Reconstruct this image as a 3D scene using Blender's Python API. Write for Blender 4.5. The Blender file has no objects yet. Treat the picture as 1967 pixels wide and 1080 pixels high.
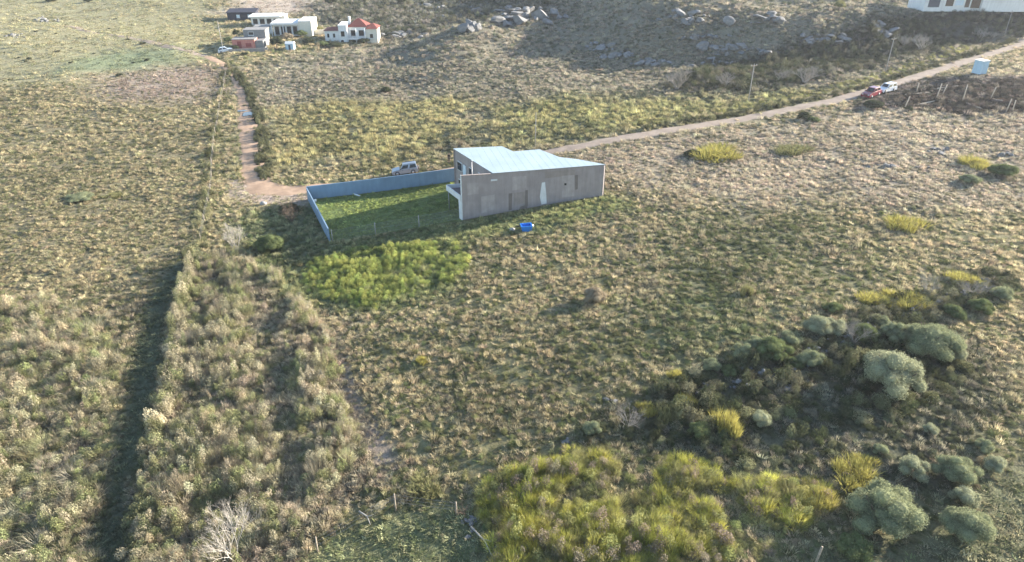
import bpy, bmesh, math, random
import numpy as np
from mathutils import Vector, Matrix

R = math.radians
SC = bpy.context.scene
COL = SC.collection
random.seed(7); RNG = np.random.default_rng(11)

# ------------------------------------------------------------------ camera, sky, sun, exposure
CAM_H, PITCH, FPX, IW, IH = 38.0, 29.0, 1330.0, 1967.0, 1080.0
cam = bpy.data.cameras.new('camera'); cam.sensor_width = 36; cam.lens = 36 * FPX / IW
cam.clip_start = 0.5; cam.clip_end = 12000
camo = bpy.data.objects.new('camera', cam); COL.objects.link(camo)
camo.location = (0, 0, CAM_H); camo.rotation_euler = (R(90 - PITCH), 0, 0)
SC.camera = camo

SUN_EL = R(16.5); SUN_AZ = Vector((0.915, 0.40)).normalized()
w = bpy.data.worlds.new('World'); SC.world = w; w.use_nodes = True
nt = w.node_tree; nt.nodes.clear()
o_ = nt.nodes.new('ShaderNodeOutputWorld'); b_ = nt.nodes.new('ShaderNodeBackground'); s_ = nt.nodes.new('ShaderNodeTexSky')
s_.sky_type = 'NISHITA'; s_.sun_disc = False; s_.sun_elevation = SUN_EL
s_.sun_rotation = math.atan2(SUN_AZ.x, SUN_AZ.y); s_.altitude = 100; s_.air_density = 1.0; s_.dust_density = 0.7; s_.ozone_density = 1.5
b_.inputs[1].default_value = 0.10
nt.links.new(s_.outputs[0], b_.inputs[0]); nt.links.new(b_.outputs[0], o_.inputs[0])
sl = bpy.data.lights.new('sun', 'SUN'); sl.energy = 5.0; sl.angle = R(0.6); sl.color = (1.0, 0.915, 0.79)
so = bpy.data.objects.new('sun', sl); COL.objects.link(so)
SUNV = Vector((SUN_AZ.x * math.cos(SUN_EL), SUN_AZ.y * math.cos(SUN_EL), math.sin(SUN_EL)))
so.rotation_euler = (-SUNV).to_track_quat('-Z', 'Y').to_euler(); so.location = (60, 60, 80)
vs = SC.view_settings; vs.view_transform = 'Standard'; vs.look = 'None'; vs.gamma = 1.0; vs.use_curve_mapping = False
vs.exposure = 1.95
cy = SC.cycles; cy.use_denoising = True; cy.max_bounces = 6; cy.diffuse_bounces = 2; cy.glossy_bounces = 2
cy.transmission_bounces = 4; cy.transparent_max_bounces = 6; cy.volume_bounces = 0; cy.caustics_reflective = False; cy.caustics_refractive = False

# ------------------------------------------------------------------ numeric helpers
def sstep(e0, e1, x):
    t = np.clip((np.asarray(x, float) - e0) / (e1 - e0), 0, 1); return t * t * (3 - 2 * t)
def _h(ix, iy, s):
    n = (ix.astype(np.int64) * 374761393 + iy.astype(np.int64) * 668265263 + s * 974634777) & 0xffffffff
    n = ((n ^ (n >> 13)) * 1274126177) & 0xffffffff
    return ((n ^ (n >> 16)) & 0xffff) / 65535.0
def vn(x, y, s=0):
    x = np.asarray(x, float); y = np.asarray(y, float)
    xi = np.floor(x); yi = np.floor(y); fx = x - xi; fy = y - yi
    fx = fx * fx * (3 - 2 * fx); fy = fy * fy * (3 - 2 * fy)
    a = _h(xi, yi, s); b = _h(xi + 1, yi, s); c = _h(xi, yi + 1, s); d = _h(xi + 1, yi + 1, s)
    return (a + (b - a) * fx) * (1 - fy) + (c + (d - c) * fx) * fy
def fbm(x, y, s=0, o=3):
    r = 0; a = 0.5; t = 0
    for k in range(o):
        r = r + a * vn(x * 2 ** k + 17.3 * k, y * 2 ** k - 9.1 * k, s + k); t += a; a *= 0.5
    return r / t * 2 - 1
def seg_dist(x, y, pts):
    x = np.asarray(x, float); y = np.asarray(y, float); d = np.full(np.broadcast(x, y).shape, 1e9)
    for (ax, ay), (bx, by) in zip(pts[:-1], pts[1:]):
        dx, dy = bx - ax, by - ay; L = dx * dx + dy * dy + 1e-9
        t = np.clip(((x - ax) * dx + (y - ay) * dy) / L, 0, 1)
        d = np.minimum(d, np.hypot(x - ax - t * dx, y - ay - t * dy))
    return d
def poly_sd(x, y, pts):                                  # > 0 inside
    d = seg_dist(x, y, list(pts) + [pts[0]]); ins = np.zeros(d.shape, bool); n = len(pts)
    for i in range(n):
        (ax, ay), (bx, by) = pts[i], pts[(i + 1) % n]
        c = ((ay > y) != (by > y)) & (x < (bx - ax) * (y - ay) / (by - ay + 1e-12) + ax); ins ^= c
    return np.where(ins, d, -d)

# ------------------------------------------------------------------ terrain
YBX = [-400, 20, 31, 60, 86, 112, 135, 170, 400]; YBY = [190, 178, 171, 165, 163, 177, 190, 205, 330]
def h_base(x, y):
    x = np.asarray(x, float); y = np.asarray(y, float)
    z = 3 * np.tanh((x + 6.5) / 28) + 0.038 * np.clip(x - 40, 0, 200) * sstep(60, 140, y)
    z = z - 1.2 * sstep(60, 30, y)
    yb = np.interp(x, YBX, YBY); am = sstep(14, 48, x)
    z = z + am * (8.0 * sstep(0, 22, y - yb) + 0.05 * np.clip(y - yb - 18, 0, 120))
    # spur of the hill between the houses and the slope
    d = seg_dist(x, y, [(-34, 206), (-10, 222), (6, 250), (24, 292), (60, 330)])
    z = z + 4.0 * np.exp(-(d / 13.0) ** 2) * sstep(-40, -10, x)
    z = z + 0.035 * np.clip(y - 255, 0, 350)
    z = z + 1.5 * sstep(-60, -140, x) * sstep(120, 220, y)
    z = z + (12.3 - z) * sstep(17, 8, np.hypot((x - 117) * 0.55, y - 196))        # level pad of the hilltop house
    return z
def ray(px, py):
    x = (px - IW / 2) / FPX; y = (IH / 2 - py) / FPX; c, s = math.cos(R(PITCH)), math.sin(R(PITCH))
    return np.array([x, c + y * s, -s + y * c])
TS = np.geomspace(20, 1500, 1600)
def hit(px, py, fn):
    d = ray(px, py); X = d[0] * TS; Y = d[1] * TS; Z = CAM_H + d[2] * TS; g = Z - fn(X, Y)
    k = np.argmax(g < 0)
    if k == 0: k = len(TS) - 1
    t = TS[k - 1] + (TS[k] - TS[k - 1]) * g[k - 1] / (g[k - 1] - g[k] + 1e-12)
    return (float(d[0] * t), float(d[1] * t), float(t))
def bw(pts): return [hit(px, py, h_base)[:2] for px, py in pts]
ROAD_L = bw([(398, 108), (425, 122), (448, 140), (462, 165), (472, 200), (477, 240), (481, 280), (484, 315), (490, 345), (512, 365), (560, 368), (592, 363)])
ROAD_L += [(-18.5, 103.2), (-8, 106.0), (2, 108)]
ROAD_R = [(-18.5, 103.2), (-8, 106.0), (2, 108)] + bw([(1100, 284), (1250, 257), (1430, 228), (1600, 194), (1700, 168), (1850, 120), (1950, 90)]) + [(160, 205), (230, 262)]
DRIVE = bw([(398, 108), (340, 100), (250, 78), (120, 50)])
YARD = bw([(592, 383), (634, 465), (890, 424), (872, 347)])
A_ = np.array([-6.6, 85.5]); B_ = np.array([12.7, 89.8])
def h(x, y):
    x = np.asarray(x, float); y = np.asarray(y, float)
    m = sstep(2.5, 8, np.minimum(seg_dist(x, y, ROAD_L), seg_dist(x, y, ROAD_R)))
    m = m * sstep(0, 5, -poly_sd(x, y, YARD)) * sstep(0.5, 5, seg_dist(x, y, [tuple(A_), tuple(B_)]))
    m = m * sstep(8, 20, np.hypot((x - 119) * 0.7, y - 193))
    far = sstep(110, 200, y)
    n = 0.16 * fbm(x / 3.2, y / 3.2, 3, 2) + 0.45 * fbm(x / 14, y / 14, 5, 2) * (0.6 + far) + 1.5 * far * fbm(x / 45, y / 45, 8, 3) + 1.9 * far * fbm(x / 21, y / 21, 21, 2) * sstep(-70, 0, x)
    hill = sstep(14, 48, x) * sstep(0, 10, y - np.interp(x, YBX, YBY)) * sstep(60, 20, y - np.interp(x, YBX, YBY))
    n = n + hill * (1.0 * fbm(x / 9, y / 9, 12, 3))
    return h_base(x, y) + n * m
def hz(x, y): return float(h(np.array([x]), np.array([y]))[0])
def at(px, py):
    x, y, t = hit(px, py, h); return Vector((x, y, hz(x, y))), FPX / t           # ground point, photo pixels per metre there
def P(pts): return [hit(px, py, h)[:2] for px, py in pts]

# ------------------------------------------------------------------ materials
def mat(name):
    m = bpy.data.materials.new(name); m.use_nodes = True; t = m.node_tree
    return m, t, t.nodes['Principled BSDF'], t.nodes['Material Output']
def node(t, kind, **kw):
    n = t.nodes.new(kind)
    for k, v in kw.items(): setattr(n, k, v)
    return n
def noisy(name, col, amt=0.15, scale=4.0, rough=0.8, metal=0.0, bump=0.0, col2=None, spec=0.3, coat=0.0):
    m, t, p, o = mat(name)
    tc = node(t, 'ShaderNodeTexCoord'); n = node(t, 'ShaderNodeTexNoise'); n.inputs['Scale'].default_value = scale; n.inputs['Detail'].default_value = 6
    n.inputs['Roughness'].default_value = 0.65
    t.links.new(tc.outputs['Object'], n.inputs['Vector'])
    r = node(t, 'ShaderNodeValToRGB'); c2 = col2 or tuple(c * (1 - 2 * amt) for c in col)
    r.color_ramp.elements[0].position = 0.3; r.color_ramp.elements[1].position = 0.7
    r.color_ramp.elements[0].color = (*c2, 1); r.color_ramp.elements[1].color = (*(min(1, c * (1 + amt)) for c in col), 1)
    t.links.new(n.outputs['Fac'], r.inputs[0]); t.links.new(r.outputs[0], p.inputs['Base Color'])
    p.inputs['Roughness'].default_value = rough; p.inputs['Metallic'].default_value = metal; p.inputs['Specular IOR Level'].default_value = spec
    p.inputs['Coat Weight'].default_value = coat
    if bump:
        bn = node(t, 'ShaderNodeBump'); bn.inputs['Strength'].default_value = bump; bn.inputs['Distance'].default_value = 0.05
        n2 = node(t, 'ShaderNodeTexNoise'); n2.inputs['Scale'].default_value = scale * 6; n2.inputs['Detail'].default_value = 4
        t.links.new(tc.outputs['Object'], n2.inputs['Vector']); t.links.new(n2.outputs['Fac'], bn.inputs['Height']); t.links.new(bn.outputs[0], p.inputs['Normal'])
    return m
def leaf_mat(name, trans=0.35, fixed=None, var=0.35):
    m, t, p, o = mat(name); t.nodes.remove(p)
    if fixed is None:
        a = node(t, 'ShaderNodeAttribute', attribute_type='INSTANCER', attribute_name='col'); csock = a.outputs['Color']
    else:
        c = node(t, 'ShaderNodeRGB'); c.outputs[0].default_value = (*fixed, 1); csock = c.outputs[0]
    g = node(t, 'ShaderNodeNewGeometry'); mr = node(t, 'ShaderNodeMapRange')
    mr.inputs[3].default_value = 1 - var; mr.inputs[4].default_value = 1 + var
    t.links.new(g.outputs['Random Per Island'], mr.inputs[0])
    mx = node(t, 'ShaderNodeVectorMath', operation='SCALE'); t.links.new(csock, mx.inputs[0]); t.links.new(mr.outputs[0], mx.inputs['Scale'])
    d = node(t, 'ShaderNodeBsdfDiffuse'); tr = node(t, 'ShaderNodeBsdfTranslucent'); ms = node(t, 'ShaderNodeMixShader'); ms.inputs[0].default_value = trans
    t.links.new(mx.outputs[0], d.inputs[0]); t.links.new(mx.outputs[0], tr.inputs[0])
    t.links.new(d.outputs[0], ms.inputs[1]); t.links.new(tr.outputs[0], ms.inputs[2]); t.links.new(ms.outputs[0], o.inputs[0])
    return m
M = {}
M['tuft'] = leaf_mat('grass_blades', 0.38)
M['wood'] = noisy('weathered_wood', (0.36, 0.30, 0.23), 0.25, 9, 0.9)
M['twig'] = noisy('grey_twigs', (0.36, 0.32, 0.28), 0.2, 5, 0.9)
M['palewood'] = noisy('raw_timber', (0.52, 0.44, 0.35), 0.15, 6, 0.9)
M['paletwig'] = noisy('bleached_twigs', (0.40, 0.365, 0.32), 0.15, 5, 0.9)
M['darktwig'] = noisy('dark_brush', (0.16, 0.12, 0.09), 0.25, 5, 0.9)
M['rock'] = noisy('grey_rock', (0.22, 0.215, 0.21), 0.2, 1.6, 0.9, bump=1.0, col2=(0.12, 0.12, 0.115))
M['render'] = noisy('cement_render', (0.355, 0.305, 0.29), 0.07, 0.55, 0.92, bump=0.25, col2=(0.29, 0.25, 0.24))
M['render_light'] = noisy('pale_cement_patch', (0.41, 0.355, 0.335), 0.08, 1.2, 0.92, bump=0.2)
M['render_dark'] = noisy('dark_cement_strip', (0.21, 0.175, 0.155), 0.08, 1.5, 0.92, bump=0.2)
M['render_mauve'] = noisy('brown_cement_patch', (0.315, 0.265, 0.24), 0.08, 1.2, 0.92, bump=0.2)
M['plaster'] = noisy('white_plaster', (0.72, 0.72, 0.71), 0.06, 1.5, 0.85, bump=0.1)
M['whitewall'] = noisy('white_wall_paint', (0.80, 0.79, 0.76), 0.04, 0.8, 0.8)
M['creamwall'] = noisy('cream_wall_paint', (0.78, 0.72, 0.60), 0.04, 0.8, 0.8)
M['pinkwall'] = noisy('pink_wall_paint', (0.62, 0.25, 0.20), 0.06, 0.8, 0.85)
M['darkpink'] = noisy('dark_red_door_paint', (0.33, 0.08, 0.07), 0.06, 0.8, 0.8)
M['greywall'] = noisy('grey_block_wall', (0.27, 0.26, 0.25), 0.08, 1.2, 0.9)
M['blackwall'] = noisy('black_cladding', (0.035, 0.035, 0.05), 0.1, 2, 0.7)
M['redroof'] = noisy('red_roof_tiles', (0.21, 0.065, 0.05), 0.15, 3, 0.8)
M['bluewall'] = noisy('blue_grey_wall_paint', (0.19, 0.285, 0.39), 0.05, 0.5, 0.8, bump=0.1, col2=(0.16, 0.24, 0.33))
M['glass'] = noisy('dark_glass', (0.02, 0.025, 0.03), 0.1, 1, 0.08, spec=0.6)
M['curtain'] = noisy('pale_curtained_glass', (0.62, 0.72, 0.78), 0.04, 1, 0.3, spec=0.5)
M['darkdoor'] = noisy('slate_door', (0.07, 0.085, 0.11), 0.05, 1, 0.5)
M['brown'] = noisy('brown_timber', (0.13, 0.09, 0.06), 0.2, 4, 0.7)
M['steel'] = noisy('galvanised_pipe', (0.33, 0.33, 0.34), 0.1, 5, 0.5, 0.6)
M['concrete'] = noisy('concrete_post', (0.34, 0.325, 0.305), 0.1, 5, 0.9)
M['pvc'] = noisy('white_plastic', (0.8, 0.8, 0.78), 0.04, 3, 0.45)
M['bluetub'] = noisy('blue_plastic', (0.02, 0.20, 0.62), 0.08, 3, 0.4)
M['hut'] = noisy('pale_blue_sheet', (0.42, 0.58, 0.68), 0.06, 2, 0.5)
M['rubber'] = noisy('black_rubber', (0.02, 0.02, 0.02), 0.1, 5, 0.8)
M['rim'] = noisy('grey_alloy', (0.45, 0.45, 0.46), 0.05, 5, 0.35, 0.8)
M['lamp'] = noisy('clear_lamp_glass', (0.7, 0.7, 0.7), 0.05, 5, 0.15)
M['rearlamp'] = noisy('red_lamp_glass', (0.4, 0.02, 0.02), 0.05, 5, 0.2)
M['trim'] = noisy('black_trim', (0.025, 0.025, 0.027), 0.1, 5, 0.6)
M['silver'] = noisy('silver_car_paint', (0.30, 0.34, 0.39), 0.03, 2, 0.35, 0.5, coat=0.6)
M['redpaint'] = noisy('red_car_paint', (0.19, 0.012, 0.03), 0.04, 2, 0.35, 0.1, coat=0.7)
M['whitepaint'] = noisy('white_car_paint', (0.75, 0.76, 0.78), 0.03, 2, 0.3, 0.0, coat=0.7)
M['skin'] = noisy('skin', (0.42, 0.25, 0.17), 0.05, 8, 0.6)
M['cloth'] = noisy('dark_clothes', (0.035, 0.032, 0.035), 0.2, 12, 0.9)
M['hair'] = noisy('dark_hair', (0.02, 0.015, 0.01), 0.1, 20, 0.7)

def streaks(m, lo=0.72, hi=1.12):
    t = m.node_tree; p = t.nodes['Principled BSDF']; src = p.inputs['Base Color'].links[0].from_socket; tc = node(t, 'ShaderNodeTexCoord'); mp = node(t, 'ShaderNodeMapping'); mp.inputs['Scale'].default_value = (1.6, 1.6, 0.16)
    n = node(t, 'ShaderNodeTexNoise'); n.inputs['Scale'].default_value = 1.3; n.inputs['Detail'].default_value = 7; n.inputs['Roughness'].default_value = .7; t.links.new(tc.outputs['Object'], mp.inputs[0]); t.links.new(mp.outputs[0], n.inputs['Vector'])
    mr = node(t, 'ShaderNodeMapRange'); mr.inputs[1].default_value = .3; mr.inputs[2].default_value = .7; mr.inputs[3].default_value = lo; mr.inputs[4].default_value = hi; t.links.new(n.outputs['Fac'], mr.inputs[0])
    sc = node(t, 'ShaderNodeVectorMath', operation='SCALE'); t.links.new(src, sc.inputs[0]); t.links.new(mr.outputs[0], sc.inputs['Scale']); t.links.new(sc.outputs[0], p.inputs['Base Color'])
for k in ('render', 'render_light', 'render_mauve', 'plaster', 'whitewall', 'creamwall', 'greywall', 'pinkwall', 'bluewall'): streaks(M[k], *((0.84, 1.08) if 'render' in k else (0.86, 1.05)))
def roof_mat():
    m, t, p, o = mat('pale_blue_roof_sheet')
    tc = node(t, 'ShaderNodeTexCoord'); n = node(t, 'ShaderNodeTexNoise'); n.inputs['Scale'].default_value = 0.35; n.inputs['Detail'].default_value = 5
    t.links.new(tc.outputs['Object'], n.inputs['Vector'])
    r = node(t, 'ShaderNodeValToRGB'); r.color_ramp.elements[0].position = 0.3; r.color_ramp.elements[1].position = 0.7
    r.color_ramp.elements[0].color = (0.33, 0.405, 0.435, 1); r.color_ramp.elements[1].color = (0.39, 0.465, 0.495, 1)
    t.links.new(n.outputs['Fac'], r.inputs[0]); t.links.new(r.outputs[0], p.inputs['Base Color'])
    p.inputs['Roughness'].default_value = 0.5; p.inputs['Metallic'].default_value = 0.1
    return m
M['roof'] = roof_mat()

def ground_mat():
    m, t, p, o = mat('field_soil_and_turf')
    a = node(t, 'ShaderNodeAttribute', attribute_name='zone_col')
    tc = node(t, 'ShaderNodeTexCoord')
    def ns(sc, det):
        n = node(t, 'ShaderNodeTexNoise'); n.inputs['Scale'].default_value = sc; n.inputs['Detail'].default_value = det; n.inputs['Roughness'].default_value = 0.7
        t.links.new(tc.outputs['Object'], n.inputs['Vector']); return n
    n1 = ns(1.6, 6); n2 = ns(0.12, 4); n3 = ns(0.45, 4)
    def mr(src, lo, hi):
        r = node(t, 'ShaderNodeMapRange'); r.inputs[1].default_value = 0.3; r.inputs[2].default_value = 0.7; r.inputs[3].default_value = lo; r.inputs[4].default_value = hi
        t.links.new(src.outputs['Fac'], r.inputs[0]); return r
    mu = node(t, 'ShaderNodeMath', operation='MULTIPLY'); t.links.new(mr(n1, 0.62, 1.38).outputs[0], mu.inputs[0]); t.links.new(mr(n2, 0.85, 1.15).outputs[0], mu.inputs[1])
    sc = node(t, 'ShaderNodeVectorMath', operation='SCALE'); t.links.new(a.outputs['Color'], sc.inputs[0]); t.links.new(mu.outputs[0], sc.inputs['Scale'])
    hs = node(t, 'ShaderNodeHueSaturation'); t.links.new(sc.outputs[0], hs.inputs['Color']); t.links.new(mr(n3, 0.482, 0.518).outputs[0], hs.inputs['Hue'])
    t.links.new(hs.outputs[0], p.inputs['Base Color'])
    p.inputs['Roughness'].default_value = 0.95; p.inputs['Specular IOR Level'].default_value = 0.1
    bn = node(t, 'ShaderNodeBump'); bn.inputs['Strength'].default_value = 1.0; bn.inputs['Distance'].default_value = 0.25
    nb = ns(2.2, 5); t.links.new(nb.outputs['Fac'], bn.inputs['Height']); t.links.new(bn.outputs[0], p.inputs['Normal'])
    return m
M['ground'] = ground_mat()
def road_mat(name, c1, c2):
    m = noisy(name, c1, 0.12, 0.5, 0.95, bump=0.5, col2=c2, spec=0.1); return m
M['road_l'] = road_mat('orange_dirt', (0.44, 0.305, 0.21), (0.30, 0.205, 0.14))
M['road_r'] = road_mat('pinkish_dirt', (0.32, 0.26, 0.21), (0.23, 0.185, 0.15))

# ------------------------------------------------------------------ object helpers
def tag(o, label=None, cat=None, group=None, kind=None):
    if label: o['label'] = label
    if cat: o['category'] = cat
    if group: o['group'] = group
    if kind: o['kind'] = kind
    return o
def empty(name, loc, rz=0.0):
    o = bpy.data.objects.new(name, None); COL.objects.link(o); o.location = loc; o.rotation_euler = (0, 0, rz); o.empty_display_size = 0.2; return o
def meshobj(name, verts, faces, m, parent=None, smooth=False, loc=None):
    me = bpy.data.meshes.new(name); me.from_pydata([tuple(map(float, v)) for v in verts], [], faces)
    if smooth: me.polygons.foreach_set('use_smooth', [True] * len(me.polygons))
    return linkmesh(name, me, m, parent, loc)
def linkmesh(name, me, m, parent=None, loc=None):
    if m is not None and not me.materials: me.materials.append(m)
    o = bpy.data.objects.new(name, me); COL.objects.link(o)
    if parent is not None: o.parent = parent
    if loc is not None: o.location = loc
    return o
BF = [(0, 3, 2, 1), (4, 5, 6, 7), (0, 1, 5, 4), (1, 2, 6, 5), (2, 3, 7, 6), (3, 0, 4, 7)]
def box(name, x0, x1, y0, y1, z0, z1, m, parent=None):
    return meshobj(name, [(x0, y0, z0), (x1, y0, z0), (x1, y1, z0), (x0, y1, z0), (x0, y0, z1), (x1, y0, z1), (x1, y1, z1), (x0, y1, z1)], BF, m, parent)
def prism(name, pts, z0, z1, m, parent=None):             # plan polygon (counter-clockwise), lists of bottom / top heights
    n = len(pts); z0 = [z0] * n if np.isscalar(z0) else z0; z1 = [z1] * n if np.isscalar(z1) else z1
    off = parent.location if parent is not None else Vector((0, 0, 0))
    v = [(p[0] - off[0], p[1] - off[1], z - off[2]) for p, z in zip(pts, z0)] + [(p[0] - off[0], p[1] - off[1], z - off[2]) for p, z in zip(pts, z1)]
    f = [tuple(range(n))[::-1], tuple(range(n, 2 * n))] + [(i, (i + 1) % n, n + (i + 1) % n, n + i) for i in range(n)]
    return meshobj(name, v, f, m, parent)
def tube_geo(p, q, r0, r1, n=6, base=0):
    p = Vector(p); q = Vector(q); d = (q - p).normalized(); u = d.orthogonal().normalized(); w_ = d.cross(u)
    v = []; 
    for c, r in ((p, r0), (q, r1)):
        for k in range(n):
            a = 2 * math.pi * k / n; v.append(tuple(c + (u * math.cos(a) + w_ * math.sin(a)) * r))
    f = [(base + k, base + (k + 1) % n, base + n + (k + 1) % n, base + n + k) for k in range(n)]
    f += [tuple(base + k for k in range(n))[::-1], tuple(base + n + k for k in range(n))]
    return v, f
def tubes(name, segs, m, parent=None, n=6):
    V, F = [], []
    for p, q, r0, r1 in segs:
        v, f = tube_geo(p, q, r0, r1, n, len(V)); V += v; F += f
    return meshobj(name, V, F, m, parent, smooth=n > 5)
def copy_tree(o, parent=None):
    c = o.copy(); COL.objects.link(c); c.parent = parent
    for ch in o.children: 
        k = ch.copy(); COL.objects.link(k); k.parent = c
        for g in ch.children:
            d = g.copy(); COL.objects.link(d); d.parent = k
    return c

# ------------------------------------------------------------------ vegetation zones (photo polygons dropped on the terrain)
# name: polygon, soft edge m, ground colour, colours A / B, share of B, tuft height, density
ZD = []
def zone(poly, soft, gc, ca, cb, fb, ht, den): 
    def ds(c, k=0.30):
        c = np.array(c, float); l = float(c @ np.array([0.3, 0.55, 0.15])); return c + (l - c) * k
    ZD.append((P(poly), soft * 1.5 if soft >= 4 else soft, np.array([*ds(gc), *ds(ca), *ds(cb), fb, ht, den], float)))
DEF = np.array([0.175, 0.16, 0.085, 0.50, 0.425, 0.27, 0.205, 0.21, 0.10, 0.43, 0.29, 1.0])
zone([(-250, 120), (330, 130), (432, 140), (400, 380), (390, 480), (300, 560), (-300, 620)], 4, (0.20, 0.165, 0.072), (0.46, 0.375, 0.17), (0.19, 0.19, 0.065), 0.45, 0.25, 0.95)
zone([(-400, -60), (400, -60), (400, 100), (330, 140), (150, 150), (-250, 175)], 8, (0.30, 0.265, 0.11), (0.40, 0.345, 0.14), (0.25, 0.245, 0.085), 0.35, 0.14, 0.7)
zone([(100, 140), (200, 100), (340, 88), (335, 125), (240, 140)], 5, (0.20, 0.235, 0.10), (0.27, 0.295, 0.13), (0.19, 0.22, 0.09), 0.5, 0.14, 0.6)
zone([(440, -40), (640, -40), (600, 22), (560, 30), (440, 20)], 6, (0.40, 0.31, 0.22), (0.45, 0.35, 0.25), (0.35, 0.27, 0.18), 0.5, 0.15, 0.6)
zone([(200, 150), (330, 130), (430, 140), (400, 190), (220, 200)], 6, (0.30, 0.22, 0.15), (0.42, 0.31, 0.22), (0.22, 0.2, 0.09), 0.3, 0.2, 0.8)
zone([(500, 330), (470, 130), (690, 85), (1150, -60), (2300, -60), (2300, 60), (1950, 92), (1640, 180), (1050, 288), (870, 282)], 4, (0.19, 0.165, 0.10), (0.42, 0.35, 0.225), (0.17, 0.175, 0.09), 0.5, 0.3, 0.95)
zone([(505, 330), (520, 215), (640, 185), (880, 185), (920, 240), (865, 300), (740, 318)], 5, (0.21, 0.185, 0.07), (0.47, 0.40, 0.13), (0.19, 0.185, 0.06), 0.35, 0.42, 1.0)
zone([(930, 205), (1100, 190), (1400, 185), (1640, 165), (1500, 205), (1250, 255), (1060, 283), (950, 272)], 5, (0.21, 0.19, 0.07), (0.46, 0.41, 0.12), (0.21, 0.215, 0.065), 0.35, 0.42, 1.0)
zone([(1270, 172), (1350, 120), (1500, 95), (1640, 50), (1760, 28), (1990, 30), (1990, 66), (1900, 72), (1640, 140), (1470, 178)], 3, (0.10, 0.095, 0.07), (0.22, 0.20, 0.14), (0.075, 0.085, 0.05), 0.7, 0.55, 1.0)  # hillside: dark ground and tuft colours deepen the slope's own shade
zone([(560, 30), (640, -10), (1000, -40), (1100, 0), (960, 50), (740, 80), (620, 50)], 5, (0.15, 0.14, 0.10), (0.33, 0.29, 0.21), (0.11, 0.12, 0.075), 0.6, 0.45, 1.0)
zone([(1050, 298), (1640, 200), (1960, 110), (2300, 60), (2300, 420), (1500, 400), (1200, 390)], 5, (0.28, 0.22, 0.13), (0.53, 0.425, 0.27), (0.23, 0.21, 0.10), 0.28, 0.26, 1.0)
zone([(1250, 430), (1560, 420), (1560, 520), (1300, 560)], 8, (0.14, 0.14, 0.055), (0.40, 0.34, 0.17), (0.15, 0.175, 0.05), 0.6, 0.3, 1.0)
zone([(1270, 600), (1440, 590), (1500, 640), (1400, 700), (1250, 680)], 4, (0.13, 0.15, 0.05), (0.30, 0.29, 0.11), (0.14, 0.18, 0.05), 0.65, 0.28, 1.0)
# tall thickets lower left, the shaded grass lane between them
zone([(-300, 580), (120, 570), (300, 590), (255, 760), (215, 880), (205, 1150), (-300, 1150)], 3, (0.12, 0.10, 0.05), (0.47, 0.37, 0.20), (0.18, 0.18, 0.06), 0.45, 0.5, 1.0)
zone([(365, 500), (330, 560), (315, 700), (270, 860), (240, 1150), (150, 1150), (205, 960), (235, 830), (250, 690), (280, 590), (330, 510)], 1.0, (0.09, 0.105, 0.05), (0.18, 0.20, 0.085), (0.10, 0.125, 0.055), 0.65, 0.16, 1.0)  # lane: grass and soil colours darkened to deepen the thicket's cast shadow
zone([(370, 500), (470, 480), (560, 540), (640, 640), (690, 770), (760, 900), (640, 990), (560, 1150), (225, 1150), (285, 860), (330, 640)], 1.5, (0.12, 0.10, 0.055), (0.46, 0.37, 0.22), (0.20, 0.19, 0.08), 0.4, 0.45, 1.0)
zone([(635, 640), (655, 640), (690, 760), (770, 890), (735, 910), (680, 820), (650, 720)], 0.5, (0.27, 0.205, 0.14), (0.42, 0.34, 0.2), (0.24, 0.215, 0.11), 0.5, 0.18, 0.75)
# bright weeds by the yard
zone([(520, 545), (560, 485), (640, 470), (890, 425), (1160, 378), (1215, 395), (1050, 445), (900, 462), (905, 530), (870, 565), (720, 600), (600, 585)], 1.6, (0.13, 0.155, 0.045), (0.40, 0.40, 0.115), (0.19, 0.23, 0.06), 0.5, 0.32, 1.0)
zone([(470, 500), (440, 450), (480, 400), (600, 400), (635, 470), (560, 545)], 2, (0.12, 0.135, 0.05), (0.36, 0.35, 0.13), (0.15, 0.18, 0.055), 0.55, 0.35, 1.0)
zone([(440, 385), (440, 345), (500, 355), (600, 372), (598, 398), (520, 395)], 1.5, (0.40, 0.285, 0.195), (0.4, 0.34, 0.16), (0.2, 0.2, 0.07), 0.4, 0.15, 0.35)
# lower right
zone([(1090, 860), (1180, 790), (1300, 740), (1500, 640), (1700, 620), (1850, 640), (1950, 800), (1800, 960), (1640, 940), (1420, 920), (1280, 870)], 2.5, (0.10, 0.10, 0.05), (0.33, 0.29, 0.17), (0.11, 0.12, 0.055), 0.66, 0.3, 1.0)
zone([(560, 1150), (620, 1030), (760, 990), (870, 940), (940, 1010), (960, 1150)], 1.2, (0.14, 0.15, 0.05), (0.32, 0.31, 0.12), (0.16, 0.19, 0.055), 0.5, 0.14, 0.9)
zone([(1540, 1150), (1560, 1060), (1640, 1060), (1800, 980), (1930, 900), (2050, 880), (2100, 1150)], 1.5, (0.14, 0.14, 0.055), (0.34, 0.31, 0.14), (0.15, 0.175, 0.06), 0.5, 0.16, 0.9)
zone([(1640, 196), (1715, 165), (1790, 148), (1990, 150), (1990, 214), (1850, 224), (1760, 205), (1700, 210), (1640, 212)], 1.5, (0.10, 0.08, 0.065), (0.26, 0.21, 0.16), (0.09, 0.085, 0.06), 0.6, 0.35, 0.75)
ZD.append((YARD, 0.4, np.array([0.15, 0.185, 0.065, 0.32, 0.365, 0.12, 0.17, 0.215, 0.07, 0.5, 0.10, 0.9])))
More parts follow.
